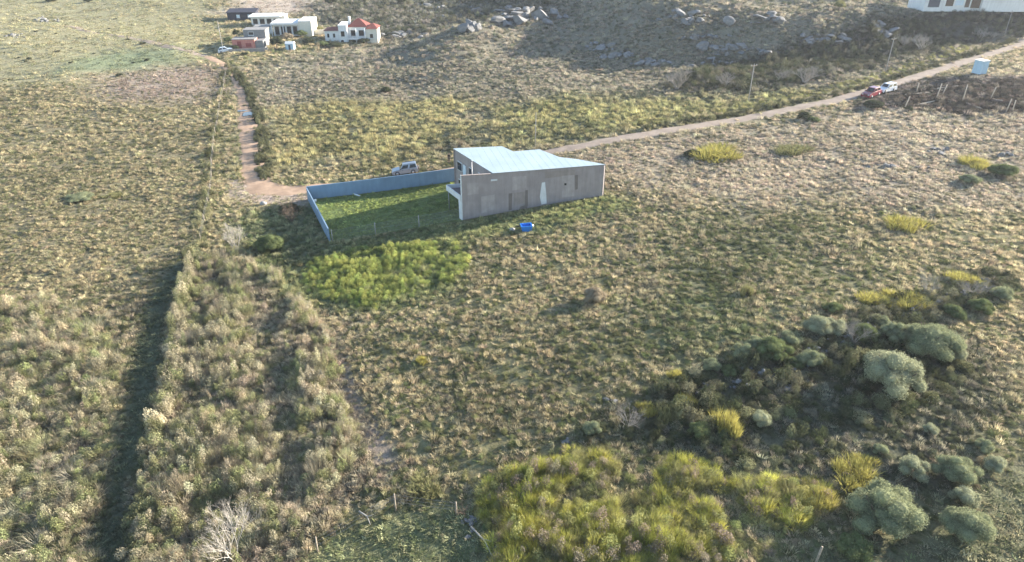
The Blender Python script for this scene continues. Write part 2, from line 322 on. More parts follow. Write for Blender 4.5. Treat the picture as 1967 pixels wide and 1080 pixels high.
def zones(x, y):
    z = np.repeat(DEF[None, :], len(x), 0)
    for poly, soft, par in ZD:
        jit = 0.9 * soft * fbm(x / (1.2 * soft + 1.5), y / (1.2 * soft + 1.5), 40, 3)
        wgt = sstep(-soft, soft, poly_sd(x, y, poly) + jit)[:, None]
        z = z * (1 - wgt) + par[None, :] * wgt
    return z

# ------------------------------------------------------------------ the ground sheet
def axis(lo, hi, step, far, g=1.09):
    a = list(np.arange(lo, hi + 1e-6, step)); s = step; v = hi
    while v < far: s = min(s * g, 160); v += s; a.append(v)
    s = step; v = lo; b = []
    while v > -far: s = min(s * g, 160); v -= s; b.append(v)
    return np.array(b[::-1] + a)
gx = axis(-70, 130, 0.8, 1700); gy = axis(24, 215, 0.75, 1700)
GX, GY = np.meshgrid(gx, gy); gz = h(GX.ravel(), GY.ravel())
nx, ny = len(gx), len(gy)
me = bpy.data.meshes.new('ground'); me.vertices.add(nx * ny)
me.vertices.foreach_set('co', np.stack([GX.ravel(), GY.ravel(), gz], 1).ravel())
ii, jj = np.meshgrid(np.arange(nx - 1), np.arange(ny - 1)); b0 = (jj * nx + ii).ravel()
q = np.stack([b0, b0 + 1, b0 + 1 + nx, b0 + nx], 1)
me.loops.add(q.size); me.loops.foreach_set('vertex_index', q.ravel().astype(np.int32))
me.polygons.add(len(q)); me.polygons.foreach_set('loop_start', (np.arange(len(q)) * 4).astype(np.int32))
me.update(calc_edges=True); me.polygons.foreach_set('use_smooth', np.ones(len(q), bool))
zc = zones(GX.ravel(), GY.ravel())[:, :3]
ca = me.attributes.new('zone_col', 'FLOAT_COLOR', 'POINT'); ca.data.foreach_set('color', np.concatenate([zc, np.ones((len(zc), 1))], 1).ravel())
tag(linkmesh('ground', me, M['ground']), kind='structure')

def strip(name, pts, width, m, lift, label=None):
    # resample, drape
    pts = np.array(pts); L = np.r_[0, np.cumsum(np.hypot(*np.diff(pts, axis=0).T))]
    s = np.arange(0, L[-1], 0.8); cx = np.interp(s, L, pts[:, 0]); cyy = np.interp(s, L, pts[:, 1])
    k = np.hanning(9); k /= k.sum()
    cx = np.convolve(np.pad(cx, 4, 'edge'), k, 'valid'); cyy = np.convolve(np.pad(cyy, 4, 'edge'), k, 'valid')
    tx = np.gradient(cx); ty = np.gradient(cyy); l = np.hypot(tx, ty); nxv, nyv = -ty / l, tx / l
    wv = np.interp(s, L, width) if not np.isscalar(width) else np.full(len(s), width)
    nc = 7; V = []; F = []
    for j in range(nc):
        u = (j / (nc - 1) - 0.5)
        e = wv * u * (1 + 0.28 * (2 * vn(s / 1.7, np.full(len(s), 3.0 + (u > 0)), 77) - 1) * abs(2 * u))
        X = cx + nxv * e; Y = cyy + nyv * e; dep = -0.05 * np.cos(np.clip(np.abs(np.abs(u) - 0.2) * 12, 0, math.pi)) * (abs(u) < 0.4)
        Z = h(X, Y) + lift + dep * 1.3 + 0.012
        if j in (0, nc - 1): Z = Z - lift - 0.03
        V.append(np.stack([X, Y, Z], 1))
    n = len(s); V = np.concatenate(V)
    for j in range(nc - 1):
        for i in range(n - 1): F.append((j * n + i, j * n + i + 1, (j + 1) * n + i + 1, (j + 1) * n + i)[::-1])
    o = meshobj(name, V, F, m, smooth=True); tag(o, label, kind='structure'); return o
wl = [2.4, 2.4, 2.4, 2.8, 3.3, 3.6, 3.8, 4.2, 5.2, 5.0, 4.4, 4.0, 3.8, 3.6, 3.4]
LL = np.r_[0, np.cumsum(np.hypot(*np.diff(np.array(ROAD_L), axis=0).T))]
strip('dirt_road', ROAD_L, wl, M['road_l'], 0.07, 'orange dirt road from the far houses down to the blue wall')
strip('dirt_road', ROAD_R[1:], 3.2, M['road_r'], 0.10, 'pinkish dirt road climbing to the right behind the building')
strip('dirt_track', DRIVE, 2.6, M['road_r'], 0.07, 'faint dirt track left of the far houses')

# puddle on the orange road: still water mirroring the sky
pc, psc = at(483, 219)
m, t, p, o = mat('puddle_water'); p.inputs['Base Color'].default_value = (0.10, 0.11, 0.11, 1); p.inputs['Roughness'].default_value = 0.06; p.inputs['Specular IOR Level'].default_value = 1.0; p.inputs['IOR'].default_value = 1.6
M['water'] = m
def puddle(px, py, rx, ry, label):
    c, s = at(px, py); V = [(0, 0, 0)]; n = 28
    for k in range(n):
        a = 2 * math.pi * k / n; r = 1 + 0.28 * math.sin(2 * a + 1) + 0.15 * math.sin(5 * a)
        V.append((rx * r * math.cos(a), ry * r * math.sin(a), 0))
    o = meshobj('puddle', V, [(0, k + 1, (k + 1) % n + 1) for k in range(n)], M['water'], loc=(c.x, c.y, c.z + 0.14)); tag(o, label, kind='structure')
puddle(484, 219, 1.5, 2.2, 'sky blue puddle on the right side of the orange road'); puddle(466, 214, 0.9, 0.7, 'small thin puddle at the left edge of the orange road')

# ------------------------------------------------------------------ instanced ground cover
HID = {}
def blades(n, hgt, spread, wid, lean, seed, seg=2, up=0.0):
    rg = random.Random(seed); V, F = [], []
    for _ in range(n):
        a = rg.uniform(0, 2 * math.pi); r = spread * math.sqrt(rg.random()) * 0.55; ln = lean * (0.25 + r / (spread + 1e-6)) * rg.uniform(0.6, 1.4)
        hh = hgt * rg.uniform(0.55, 1.0) * (1 - 0.35 * (r / spread) ** 2); a2 = a + rg.uniform(-0.7, 0.7)
        bx, by = r * math.cos(a), r * math.sin(a); ox, oy = math.cos(a2), math.sin(a2); tw = a2 + rg.uniform(0.6, 2.4); wx, wy = math.cos(tw) * wid, math.sin(tw) * wid
        b = len(V); 
        for k in range(seg + 1):
            t = k / seg; cx = bx + ox * ln * t ** 1.6; cyy = by + oy * ln * t ** 1.6; cz = hh * (t - 0.28 * lean * t * t) - 0.04
            wdt = (1 - t) * 0.9 + 0.1
            if k < seg: V += [(cx - wx * wdt, cyy - wy * wdt, cz), (cx + wx * wdt, cyy + wy * wdt, cz)]
            else: V += [(cx, cyy, cz)]
        for k in range(seg - 1): F.append((b + 2 * k, b + 2 * k + 1, b + 2 * k + 3, b + 2 * k + 2))
        F.append((b + 2 * seg - 2, b + 2 * seg - 1, b + 2 * seg))
    return V, F
def ball(V, F, c, rx, ry, rz, sub=1):
    bm = bmesh.new(); bmesh.ops.create_icosphere(bm, subdivisions=sub, radius=1); bm.verts.ensure_lookup_table(); b = len(V)
    V += [(c[0] + v.co.x * rx, c[1] + v.co.y * ry, c[2] + v.co.z * rz) for v in bm.verts]; F += [tuple(b + v.index for v in f.verts) for f in bm.faces]; bm.free()
def leafdome(n, seed, lf=0.09, flat=0.8, lumps=5, inner=0.55, narrow=0.45):
    rg = random.Random(seed); V, F = [], []; ball(V, F, (0, 0, 0.02), .27, .27, flat * .50)  # solid inner core, added to block light through the leaves
    L = [(Vector((rg.uniform(-1, 1), rg.uniform(-1, 1), rg.uniform(0, 1))).normalized(), rg.uniform(0.06, 0.34)) for _ in range(lumps)]; ex = (rg.uniform(0.85, 1.1), rg.uniform(0.85, 1.1), rg.uniform(.85, 1.1))
    for _ in range(n):
        z = rg.uniform(-0.12, 1); a = rg.uniform(0, 2 * math.pi); q = math.sqrt(max(0, 1 - z * z)); d = Vector((q * math.cos(a), q * math.sin(a), z))
        r = 0.70 + max(k * max(0, (d.dot(c) - 0.80) / 0.20) ** 0.55 for c, k in L)
        r *= inner + (1 - inner) * rg.random() ** 0.5
        r *= 0.94 + 0.12 * rg.random()
        c = Vector((d.x * r * 0.55 * ex[0], d.y * r * 0.55 * ex[1], max(0.0, d.z * r * flat * ex[2] + 0.04)))
        nrm = (d * 0.7 + Vector((rg.uniform(-1, 1), rg.uniform(-1, 1), rg.uniform(-.3, 1)))).normalized()
        u = nrm.orthogonal().normalized(); u.rotate(Matrix.Rotation(rg.uniform(0, 6.28), 3, nrm)); v = nrm.cross(u); s = lf * rg.uniform(0.6, 1.3)
        b = len(V); V += [tuple(c - u * s), tuple(c + v * s * narrow), tuple(c + u * s), tuple(c - v * s * narrow)]; F.append((b, b + 1, b + 2, b + 3))
    return V, F
def lobed(n, seed, lf, nl=9):
    rg = random.Random(seed); V, F = [], []; Lb = []
    for k in range(nl):
        a = k * 2.4 + rg.uniform(-.4, .4); q = .34 * math.sqrt((k + .3) / nl) * rg.uniform(.8, 1.2); rr = rg.uniform(.13, .27) * (1.15 - q) * (9 / nl) ** .22
        Lb.append((Vector((q * math.cos(a), q * math.sin(a), rg.uniform(.30, .58) * (1.12 - 1.3 * q))), rr))
    for c, r in Lb: ball(V, F, c, r * .76, r * .76, r * .8, 2)  # solid lobe cores, added to block light and shade the near side
    made = 0
    while made < n:
        c, r = Lb[rg.randrange(nl)]; z = rg.uniform(-.75, 1); a = rg.uniform(0, 6.283); q = math.sqrt(1 - z * z); d = Vector((q * math.cos(a), q * math.sin(a), z))
        p = c + Vector((d.x, d.y, d.z * 1.05)) * r * (0.80 + 0.24 * rg.random()) * (1 + .08 * rg.gauss(0, 1))
        if p.z < 0.01 or any((p - c2).length < r2 * .74 for c2, r2 in Lb if c2 is not c): continue
        nrm = (d * .6 + Vector((rg.uniform(-1, 1), rg.uniform(-1, 1), rg.uniform(-.4, .8)))).normalized(); u = nrm.orthogonal().normalized(); u.rotate(Matrix.Rotation(rg.uniform(0, 6.28), 3, nrm)); v = nrm.cross(u); sz = lf * rg.uniform(.6, 1.3)
        b = len(V); V += [tuple(p - u * sz), tuple(p + v * sz * .5), tuple(p + u * sz), tuple(p - v * sz * .5)]; F.append((b, b + 1, b + 2, b + 3)); made += 1
    return V, F
def variants(key, geos, m):
    col = bpy.data.collections.new(key)
    for i, (V, F) in enumerate(geos):
        me = bpy.data.meshes.new(key); me.from_pydata(V, [], F); me.materials.append(m)
        col.objects.link(bpy.data.objects.new('%s_%02d' % (key, i), me))
    HID[key] = (col, len(geos))
variants('tuft', [blades(64, 1.0, 1.1, 0.05, 0.6, 100 + i) for i in range(5)], M['tuft'])
variants('lowtuft', [blades(30, 1.0, 1.9, 0.10, 0.8, 120 + i) for i in range(4)], M['tuft'])
variants('clump', [blades(260, 1.0, 0.95, 0.013, 0.62, 140 + i, 3) for i in range(4)], M['tuft'])
variants('weed', [leafdome(640, 160 + i, 0.047, 0.95, 9, 0.45) for i in range(4)], M['tuft'])

def gn_group():
    g = bpy.data.node_groups.new('scatter', 'GeometryNodeTree')
    g.interface.new_socket('Geometry', in_out='INPUT', socket_type='NodeSocketGeometry')
    g.interface.new_socket('Pick', in_out='INPUT', socket_type='NodeSocketCollection')
    g.interface.new_socket('Geometry', in_out='OUTPUT', socket_type='NodeSocketGeometry')
    gi = g.nodes.new('NodeGroupInput'); go = g.nodes.new('NodeGroupOutput'); ip = g.nodes.new('GeometryNodeInstanceOnPoints'); ci = g.nodes.new('GeometryNodeCollectionInfo')
    ci.inputs['Separate Children'].default_value = True; ci.inputs['Reset Children'].default_value = True; ip.inputs['Pick Instance'].default_value = True
    def na(n, ty):
        a = g.nodes.new('GeometryNodeInputNamedAttribute'); a.data_type = ty; a.inputs['Name'].default_value = n; return a.outputs['Attribute']
    g.links.new(gi.outputs[0], ip.inputs['Points']); g.links.new(gi.outputs[1], ci.inputs['Collection']); g.links.new(ci.outputs[0], ip.inputs['Instance'])
    g.links.new(na('idx', 'INT'), ip.inputs['Instance Index']); g.links.new(na('rot', 'FLOAT_VECTOR'), ip.inputs['Rotation']); g.links.new(na('sc', 'FLOAT_VECTOR'), ip.inputs['Scale'])
    g.links.new(ip.outputs[0], go.inputs[0]); return g
GN = gn_group()
def scatter(name, label, cat, key, x, y, height, width, col, tilt=0.12):
    n = len(x); z = h(x, y) - 0.02
    me = bpy.data.meshes.new(name); me.vertices.add(n); me.vertices.foreach_set('co', np.stack([x, y, z], 1).ravel())
    def att(nm, ty, f, arr): a = me.attributes.new(nm, ty, 'POINT'); a.data.foreach_set(f, np.ascontiguousarray(arr).ravel())
    att('idx', 'INT', 'value', RNG.integers(0, HID[key][1], n).astype(np.int32))
    att('rot', 'FLOAT_VECTOR', 'vector', np.stack([RNG.normal(0, tilt, n), RNG.normal(0, tilt, n), RNG.uniform(0, 6.283, n)], 1).astype(np.float32))
    att('sc', 'FLOAT_VECTOR', 'vector', np.stack([width, width * RNG.uniform(0.8, 1.2, n), height], 1).astype(np.float32))
    att('col', 'FLOAT_COLOR', 'color', np.concatenate([np.clip(col, 0.004, 0.9), np.ones((n, 1))], 1).astype(np.float32))
    o = bpy.data.objects.new(name, me); COL.objects.link(o); me.materials.append(M['tuft'])
    md = o.modifiers.new('scatter', 'NODES'); md.node_group = GN
    for it in GN.interface.items_tree:
        if it.name == 'Pick': md[it.identifier] = HID[key][0]
    tag(o, label, cat, kind='stuff'); return o

BUILD_FOOT = [(-7.2, 85.1), (12.9, 89.4), (12.9, 90.5), (9.5, 94.0), (7, 95.3), (4.3, 99.2), (0, 98.4), (-1.6, 101), (-9.2, 100.6), (-3.4, 87.6), (-7.2, 86.6)]
TALL = {}
TALL['hedge'] = P([(372, 505), (470, 485), (555, 545), (630, 640), (665, 770), (690, 880), (600, 975), (520, 1150), (250, 1150), (300, 900), (330, 640)])
TALL['left'] = P([(-200, 590), (110, 570), (200, 640), (235, 700), (215, 860), (185, 960), (180, 1150), (-200, 1150)])
TALL['gorse'] = P([(885, 950), (960, 905), (1100, 868), (1280, 872), (1400, 930), (1560, 925), (1605, 960), (1540, 1030), (1420, 1075), (1150, 1150), (980, 1150), (940, 1040)])
TALL['weeds'] = P([(575, 545), (600, 505), (690, 478), (790, 470), (870, 462), (903, 505), (880, 545), (800, 562), (720, 595), (640, 585)])
def pts_in(poly, cell, jit=0.48):
    a = np.array(poly); x0, y0 = a.min(0); x1, y1 = a.max(0)
    X, Y = np.meshgrid(np.arange(x0, x1, cell), np.arange(y0, y1, cell)); X = X.ravel() + RNG.uniform(-jit, jit, X.size) * cell; Y = Y.ravel() + RNG.uniform(-jit, jit, Y.size) * cell
    k = (poly_sd(X, Y, poly) + 1.0 * fbm(X / 3, Y / 3, 55, 2) > 0); return X[k], Y[k]
def field(y0, y1, cell, grow, name, label, key='tuft', low=False):
    X, Y = np.meshgrid(np.arange(-0.92 * y1 - 12, 0.92 * y1 + 12, cell), np.arange(y0, y1, cell)); X = X.ravel(); Y = Y.ravel()
    k = np.abs(X) < 0.86 * Y + 9; X, Y = X[k], Y[k]
    X = X + RNG.uniform(-0.5, 0.5, X.size) * cell; Y = Y + RNG.uniform(-0.5, 0.5, Y.size) * cell
    z = zones(X, Y); r = RNG.random(len(X))
    patch = fbm(X / 2.5, Y / 2.5, 61, 3); big = fbm(X / 11, Y / 11, 66, 2)
    keep = r < z[:, 11] * np.clip(0.80 + 0.55 * patch + 0.30 * fbm(X / 7, Y / 7, 71, 2), 0.25, 1.0)
    d = np.minimum(seg_dist(X, Y, ROAD_L), seg_dist(X, Y, ROAD_R)); keep &= (d > np.where(X > 5, 1.1, 1.5) + 0.9 * vn(X, Y, 9)) | (RNG.random(len(X)) < 0.02)
    keep &= poly_sd(X, Y, BUILD_FOOT) < -0.15
    for w2 in ((YARD[0], YARD[1]), (YARD[0], YARD[3])): keep &= seg_dist(X, Y, [w2[0], w2[1]]) > 0.3
    keep &= (z[:, 10] < 0.17) == low
    X, Y, z, patch, big = X[keep], Y[keep], z[keep], patch[keep], big[keep]; n = len(X)
    isb = (RNG.random(n) + 0.35 * patch + 0.25 * big) < z[:, 9]
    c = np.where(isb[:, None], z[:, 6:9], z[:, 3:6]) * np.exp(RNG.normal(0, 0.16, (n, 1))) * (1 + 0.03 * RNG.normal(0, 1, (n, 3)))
    c = c * (1 + 0.16 * big[:, None] + 0.10 * fbm(X / 30, Y / 30, 74, 2)[:, None])
    ht = z[:, 10] * np.exp(RNG.normal(0, 0.36, n)) * grow * np.where(isb, 0.85, 1.1) * (1 + 0.35 * patch); wd = (0.36 + 0.60 * z[:, 10]) * grow * RNG.uniform(0.7, 1.35, n)
    if low: scatter(name, label, 'grass', key, X, Y, ht, wd, c, 0.2); return
    wm = RNG.random(n) < np.where(isb, 0.62, 0.06) + 0.2 * big
    scatter(name, label, 'grass', key, X[~wm], Y[~wm], ht[~wm], wd[~wm], c[~wm], 0.25)
    scatter('weeds', 'low leafy weeds among the ' + label, 'weeds', 'weed', X[wm], Y[wm], ht[wm] * RNG.uniform(0.7, 1.5, int(wm.sum())), wd[wm] * RNG.uniform(0.8, 1.7, int(wm.sum())), c[wm] * np.where(isb[wm], 1.05, 0.72)[:, None], 0.25)
field(22, 66, 0.36, 0.88, 'grass', 'dry straw and green grass tufts of the near field')
field(66, 112, 0.45, 0.98, 'grass', 'dry straw grass tufts of the middle field around the building')
field(112, 190, 0.72, 1.3, 'grass', 'pale and yellow grass on the slopes behind the building')
field(190, 420, 1.3, 1.9, 'grass', 'grass tussocks of the far hills at the top')
field(22, 120, 0.34, 0.85, 'grass', 'short green turf of the yard and shaded lane', 'lowtuft', True)
field(120, 420, 1.5, 2.2, 'grass', 'short turf of the far green slope', 'lowtuft', True)

def thicket(name, label, poly, cell, key, ca, cb, fb, hlo, hhi, wlo, whi, edge=1.5, gap=-0.3, furrow=None):
    X, Y = pts_in(poly, cell); n = len(X); sd = poly_sd(X, Y, poly)
    pt = 0.55 * fbm(X / 4.5, Y / 4.5, 90, 2) + 0.75 * fbm(X / 1.7, Y / 1.7, 93, 2); rr = RNG.random(n)
    keep = (pt > gap) | (rr < 0.12); X, Y, sd, pt, rr = X[keep], Y[keep], sd[keep], pt[keep], rr[keep]; n = len(X)
    isb = (rr + 0.5 * pt) < fb
    c = np.where(isb[:, None], np.array(cb)[None], np.array(ca)[None]) * np.exp(RNG.normal(0, 0.2, (n, 1))) * (1 + 0.03 * RNG.normal(0, 1, (n, 3)))
    e = np.clip(0.6 + 0.4 * sd / edge, 0.5, 1)
    ht = RNG.uniform(hlo, hhi, n) * e * np.clip(1 + 1.0 * pt, .35, 1.9); wd = RNG.uniform(wlo, whi, n)
    if furrow: ht = ht * (0.22 + 0.78 * sstep(0.5, 2.0, seg_dist(X, Y, furrow) + 0.5 * pt))
    scatter(name, label, 'vegetation', key, X, Y, ht, wd, c, 0.16)
FURROW = P([(500, 545), (515, 620), (528, 700), (545, 790), (560, 870), (575, 960)])
TAN = (0.50, 0.43, 0.30); OLV = (0.25, 0.235, 0.12); DKG = (0.13, 0.14, 0.07); YEL = (0.43, 0.42, 0.14); BRN = (0.29, 0.24, 0.175)
thicket('thicket', 'tall tan grass thicket between the shaded lane and the dirt path', TALL['hedge'], 0.95, 'clump', TAN, (0.37, 0.36, 0.20), 0.5, 0.6, 1.6, 0.7, 1.2, edge=.6, gap=-.15, furrow=FURROW)
thicket('undergrowth', 'leafy undergrowth inside the tall tan thicket', TALL['hedge'], 0.6, 'weed', (0.39, 0.345, 0.235), (0.26, 0.265, 0.13), 0.5, 0.5, 1.6, 0.55, 1.3, edge=.6, gap=-.12, furrow=FURROW)
LANE_R = P([(372, 505), (345, 560), (330, 640), (318, 720), (300, 800), (280, 880), (262, 960), (245, 1060), (240, 1150)])
HEDGE_EDGE = LANE_R
thicket('thicket', 'tall tan and olive thicket in the bottom left corner', TALL['left'], 1.1, 'clump', TAN, (0.36, 0.35, 0.19), 0.5, 0.5, 1.2, 1.0, 1.9)
thicket('undergrowth', 'leafy undergrowth of the bottom left thicket', TALL['left'], 0.7, 'weed', (0.40, 0.355, 0.235), (0.23, 0.24, 0.115), 0.5, 0.4, 1.5, 0.6, 1.4, gap=-.1)
thicket('thicket', 'yellow green spiky thicket at the bottom centre', TALL['gorse'], 0.62, 'clump', (0.48, 0.465, 0.115), (0.36, 0.34, 0.15), 0.42, 0.6, 1.4, 0.6, 1.1, gap=-.3)
thicket('undergrowth', 'brown undergrowth of the yellow green thicket', TALL['gorse'], 0.8, 'weed', BRN, (0.33, 0.32, 0.13), 0.55, 0.4, 1.3, 0.6, 1.3, gap=-.3)
thicket('weeds', 'bright green leafy weed patch in front of the yard', TALL['weeds'], 0.48, 'weed', (0.38, 0.40, 0.125), (0.25, 0.29, 0.095), 0.5, 0.4, 0.95, 0.6, 1.2, gap=-.4)

def along(name, label, pts, step, side, key, ca, cb, fb, hlo, hhi, wlo, whi, brk=0.0):
    pts = np.array(pts); L = np.r_[0, np.cumsum(np.hypot(*np.diff(pts, axis=0).T))]; s = np.arange(0, L[-1], step); n = len(s)
    x = np.interp(s, L, pts[:, 0]); y = np.interp(s, L, pts[:, 1]); tx = np.gradient(x); ty = np.gradient(y); l = np.hypot(tx, ty)
    o = side[0] + RNG.uniform(-1, 1, n) * side[1]; x = x - ty / l * o + RNG.normal(0, .2, n); y = y + tx / l * o + RNG.normal(0, .2, n)
    isb = RNG.random(n) < fb; c = np.where(isb[:, None], np.array(cb)[None], np.array(ca)[None]) * np.exp(RNG.normal(0, 0.25, (n, 1)))
    kk = vn(s / 3.2, s * 0 + .5, 31) > brk; x, y, s, c = x[kk], y[kk], s[kk], c[kk]; n = len(x)
    scatter(name, label, 'vegetation', key, x, y, RNG.uniform(hlo, hhi, n) * (0.6 + 0.8 * vn(s / 5, s * 0, 5)), RNG.uniform(wlo, whi, n), c, 0.15)
along('hedge', 'tall tan brush edge casting shade on the lane at lower left', HEDGE_EDGE, 0.3, (0.6, 0.6), 'weed', (0.39, 0.345, 0.235), (0.25, 0.25, 0.13), 0.5, 1.3, 2.5, 0.7, 1.5)
HEDGE_L = bw([(450, 135), (478, 165), (492, 195), (504, 225), (505, 260), (512, 290), (516, 315), (514, 345)])
along('hedge', 'dark bushy bank along the right edge of the orange road', HEDGE_L, 0.34, (-0.5, 1.0), 'weed', (0.14, 0.14, 0.075), (0.08, 0.085, 0.05), 0.5, 0.6, 1.9, 0.7, 1.7, brk=.25)  # leaf colours darkened to strengthen the shadow along the road edge
along('hedge', 'low dark scrub along the far verge of the pinkish road', ROAD_R[4:], 0.5, (2.6, 0.4), 'weed', (0.15, 0.145, 0.075), (0.09, 0.095, 0.05), 0.6, 0.5, 1.5, 0.8, 1.8, brk=.2)
along('hedge', 'yellow weeds behind the dark verge of the pinkish road', ROAD_R[4:10], 0.45, (5.8, 1.6), 'weed', (0.38, 0.36, 0.14), (0.24, 0.24, 0.11), 0.4, 0.3, 0.7, 1.0, 1.7)
FENCE = bw([(440, 128), (432, 160), (424, 200), (414, 260), (408, 320), (403, 380), (392, 440), (378, 490)])
along('hedge', 'scrub growing along the old wire fence left of the road', FENCE, 0.5, (-0.3, 1.1), 'weed', (0.27, 0.255, 0.14), (0.12, 0.125, 0.065), 0.5, 0.4, 1.6, 0.7, 1.6, brk=.42)
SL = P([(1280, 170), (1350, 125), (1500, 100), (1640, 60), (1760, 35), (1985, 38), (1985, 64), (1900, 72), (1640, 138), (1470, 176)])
thicket('scrub', 'dark grey green scrub deepening the shade on the hillside below the right house', SL, 1.15, 'weed', (0.17, 0.165, 0.10), (0.075, 0.085, 0.045), 0.6, 0.5, 1.6, 1.2, 2.4)  # scrub tones kept dark to add to the hill's shade
SL2 = P([(620, 30), (660, -20), (1010, -30), (1090, 2), (960, 40), (760, 74)])
thicket('scrub', 'dark scrub between rocks on the far hill behind the red roofed house', SL2, 2.4, 'weed', (0.2, 0.19, 0.12), (0.09, 0.10, 0.055), 0.6, 0.5, 1.6, 1.5, 3.0)
SL3 = P([(1660, 198), (1700, 190), (1800, 160), (1985, 155), (1985, 212), (1850, 220), (1740, 208)])
thicket('brush', 'dark cleared brush heaped on the building plot at right', SL3, 1.1, 'weed', (0.16, 0.13, 0.10), (0.06, 0.055, 0.045), 0.6, 0.3, 0.9, 1.0, 2.0)
SL4 = P([(1150, 830), (1290, 760), (1450, 690), (1640, 640), (1800, 630), (1880, 720), (1760, 800), (1560, 890), (1440, 900), (1300, 860)])
thicket('scrub', 'low olive scrub among the grey green bushes at lower right', SL4, 0.95, 'weed', (0.22, 0.215, 0.115), (0.09, 0.10, 0.05), 0.65, 0.3, 1.2, 0.7, 1.8)
BELT = P([(1270, 790), (1390, 742), (1490, 712), (1590, 668), (1690, 620), (1780, 592), (1850, 566), (1930, 525)])
along('brush', 'mixed dark brush growing along the tumbled stone wall at right', BELT, 0.16, (0.0, 2.4), 'weed', (0.20, 0.19, 0.12), (0.10, 0.11, 0.06), 0.6, 0.4, 1.5, 0.7, 1.8, brk=.15)

# ------------------------------------------------------------------ the grey building beside the yard
av = (B_ - A_) / np.hypot(*(B_ - A_)); nv = np.array([-av[1], av[0]])
R0 = A_ + 4.2 * av; F0 = np.array([-8.55, 97.1]); bv = (F0 - R0) / np.hypot(*(F0 - R0))
def roof_z(x, y): return 6.30 - 0.012 * float(np.dot(np.array([x, y]) - A_, nv))
def on_roof(px, py):
    d = ray(px, py); t = 60.0
    for _ in range(60): t = (roof_z(d[0] * t, d[1] * t) - CAM_H) / d[2]
    return np.array([d[0] * t, d[1] * t])
def on_wall(px, py):                                       # photo point on the long near wall: (metres along it, height)
    d = ray(px, py); t = float(np.dot(A_, nv)) / float(np.dot(d[:2], nv)); return float(np.dot(d[:2] * t - A_, av)), CAM_H + d[2] * t
bld = empty('concrete_building', (float(A_[0]), float(A_[1]), hz(*A_)))
tag(bld, 'long grey cement building with pale blue sheet roof beside the walled yard', 'building')
FAR = [on_roof(*q) for q in ((1110, 306), (1075, 302), (1036, 287), (986, 291), (964, 281))]
RP = [R0, B_] + FAR + [F0]
def gmin(pts): return min(hz(*p) for p in pts) - 0.6
def wall_between(name, p, q, th, ztop_p, ztop_q, m, parent, inward):
    p = np.array(p); q = np.array(q); pts = [p, q, q + inward * th, p + inward * th]
    z0 = gmin([p, q]); zz = [ztop_p, ztop_q, ztop_q, ztop_p]
    s = sum((pts[i][0] * pts[(i + 1) % 4][1] - pts[(i + 1) % 4][0] * pts[i][1]) for i in range(4))
    if s < 0: pts = pts[::-1]; zz = zz[::-1]
    return prism(name, pts, z0, zz, m, parent)
# near wall with a slightly uneven parapet over the terrace
wall_between('wall', R0, B_, 0.25, 6.22, 6.22, M['render'], bld, nv)
wall_between('wall', A_, R0 - 0.004 * av, 0.25, 6.20, 6.12, M['render'], bld, nv)
o = wall_between('parapet_cap', A_ - 0.03 * nv, R0 - 0.03 * nv, 0.32, 6.30, 6.22, M['render_mauve'], bld, nv); 
for v in o.data.vertices:
    if v.co.z < 3: v.co.z = 6.125 - bld.location.z + (0.08 if v.co.x < 1 else 0.0)
cen = np.mean(RP, 0)
edges = list(zip(RP[1:], RP[2:] + [RP[0]]))
for p, q in edges:
    d = (q - p) / np.hypot(*(q - p)); n_ = np.array([-d[1], d[0]]); p2 = p + d * 0.02 + n_ * 0.12; q2 = q - d * 0.02 + n_ * 0.12
    wall_between('wall', p2, q2, 0.2, roof_z(*p2) - 0.1, roof_z(*q2) - 0.1, M['render'], bld, n_)
# roof: ribbed sheets side by side, laid from the near wall to the far side
roof = prism('roof', [p + (0 if i != 0 else 0) for i, p in enumerate(RP)], [roof_z(*p) - 0.06 for p in RP], [roof_z(*p) for p in RP], M['roof'], bld)
rp = [(p[0], p[1]) for p in RP]
L = np.dot(B_ - R0, av); k = 0; s = -6.5
while s < L + 0.5:
    # clip the rib line to the roof outline
    base = R0 + av * s; ts = np.linspace(0.05, 14, 240); X = base[0] + nv[0] * ts; Y = base[1] + nv[1] * ts
    ins = poly_sd(X, Y, rp) > 0.03
    if ins.sum() > 6:
        t0, t1 = ts[ins][0], ts[ins][-1]; e0 = base + nv * t0; e1 = base + nv * t1; hw = av * 0.03
        v = [(*(e0 - hw), roof_z(*e0) - 0.01), (*(e0 + hw), roof_z(*e0) - 0.01), (*(e1 + hw), roof_z(*e1) - 0.01), (*(e1 - hw), roof_z(*e1) - 0.01),
             (*(e0 - hw * .5), roof_z(*e0) + 0.008), (*(e0 + hw * .5), roof_z(*e0) + 0.008), (*(e1 + hw * .5), roof_z(*e1) + 0.008), (*(e1 - hw * .5), roof_z(*e1) + 0.008)]
        lo = bld.location; meshobj('roof_rib', [(a - lo[0], b - lo[1], c - lo[2]) for a, b, c in v], BF, M['roof'], roof)
    s += 1.02
e = wall_between('eave_trim', R0 - nv * 0.06, B_ - nv * 0.06, 0.055, 6.31, 6.31, M['steel'], bld, nv)
for v in e.data.vertices:
    if v.co.z < 3: v.co.z = 6.19 - bld.location.z
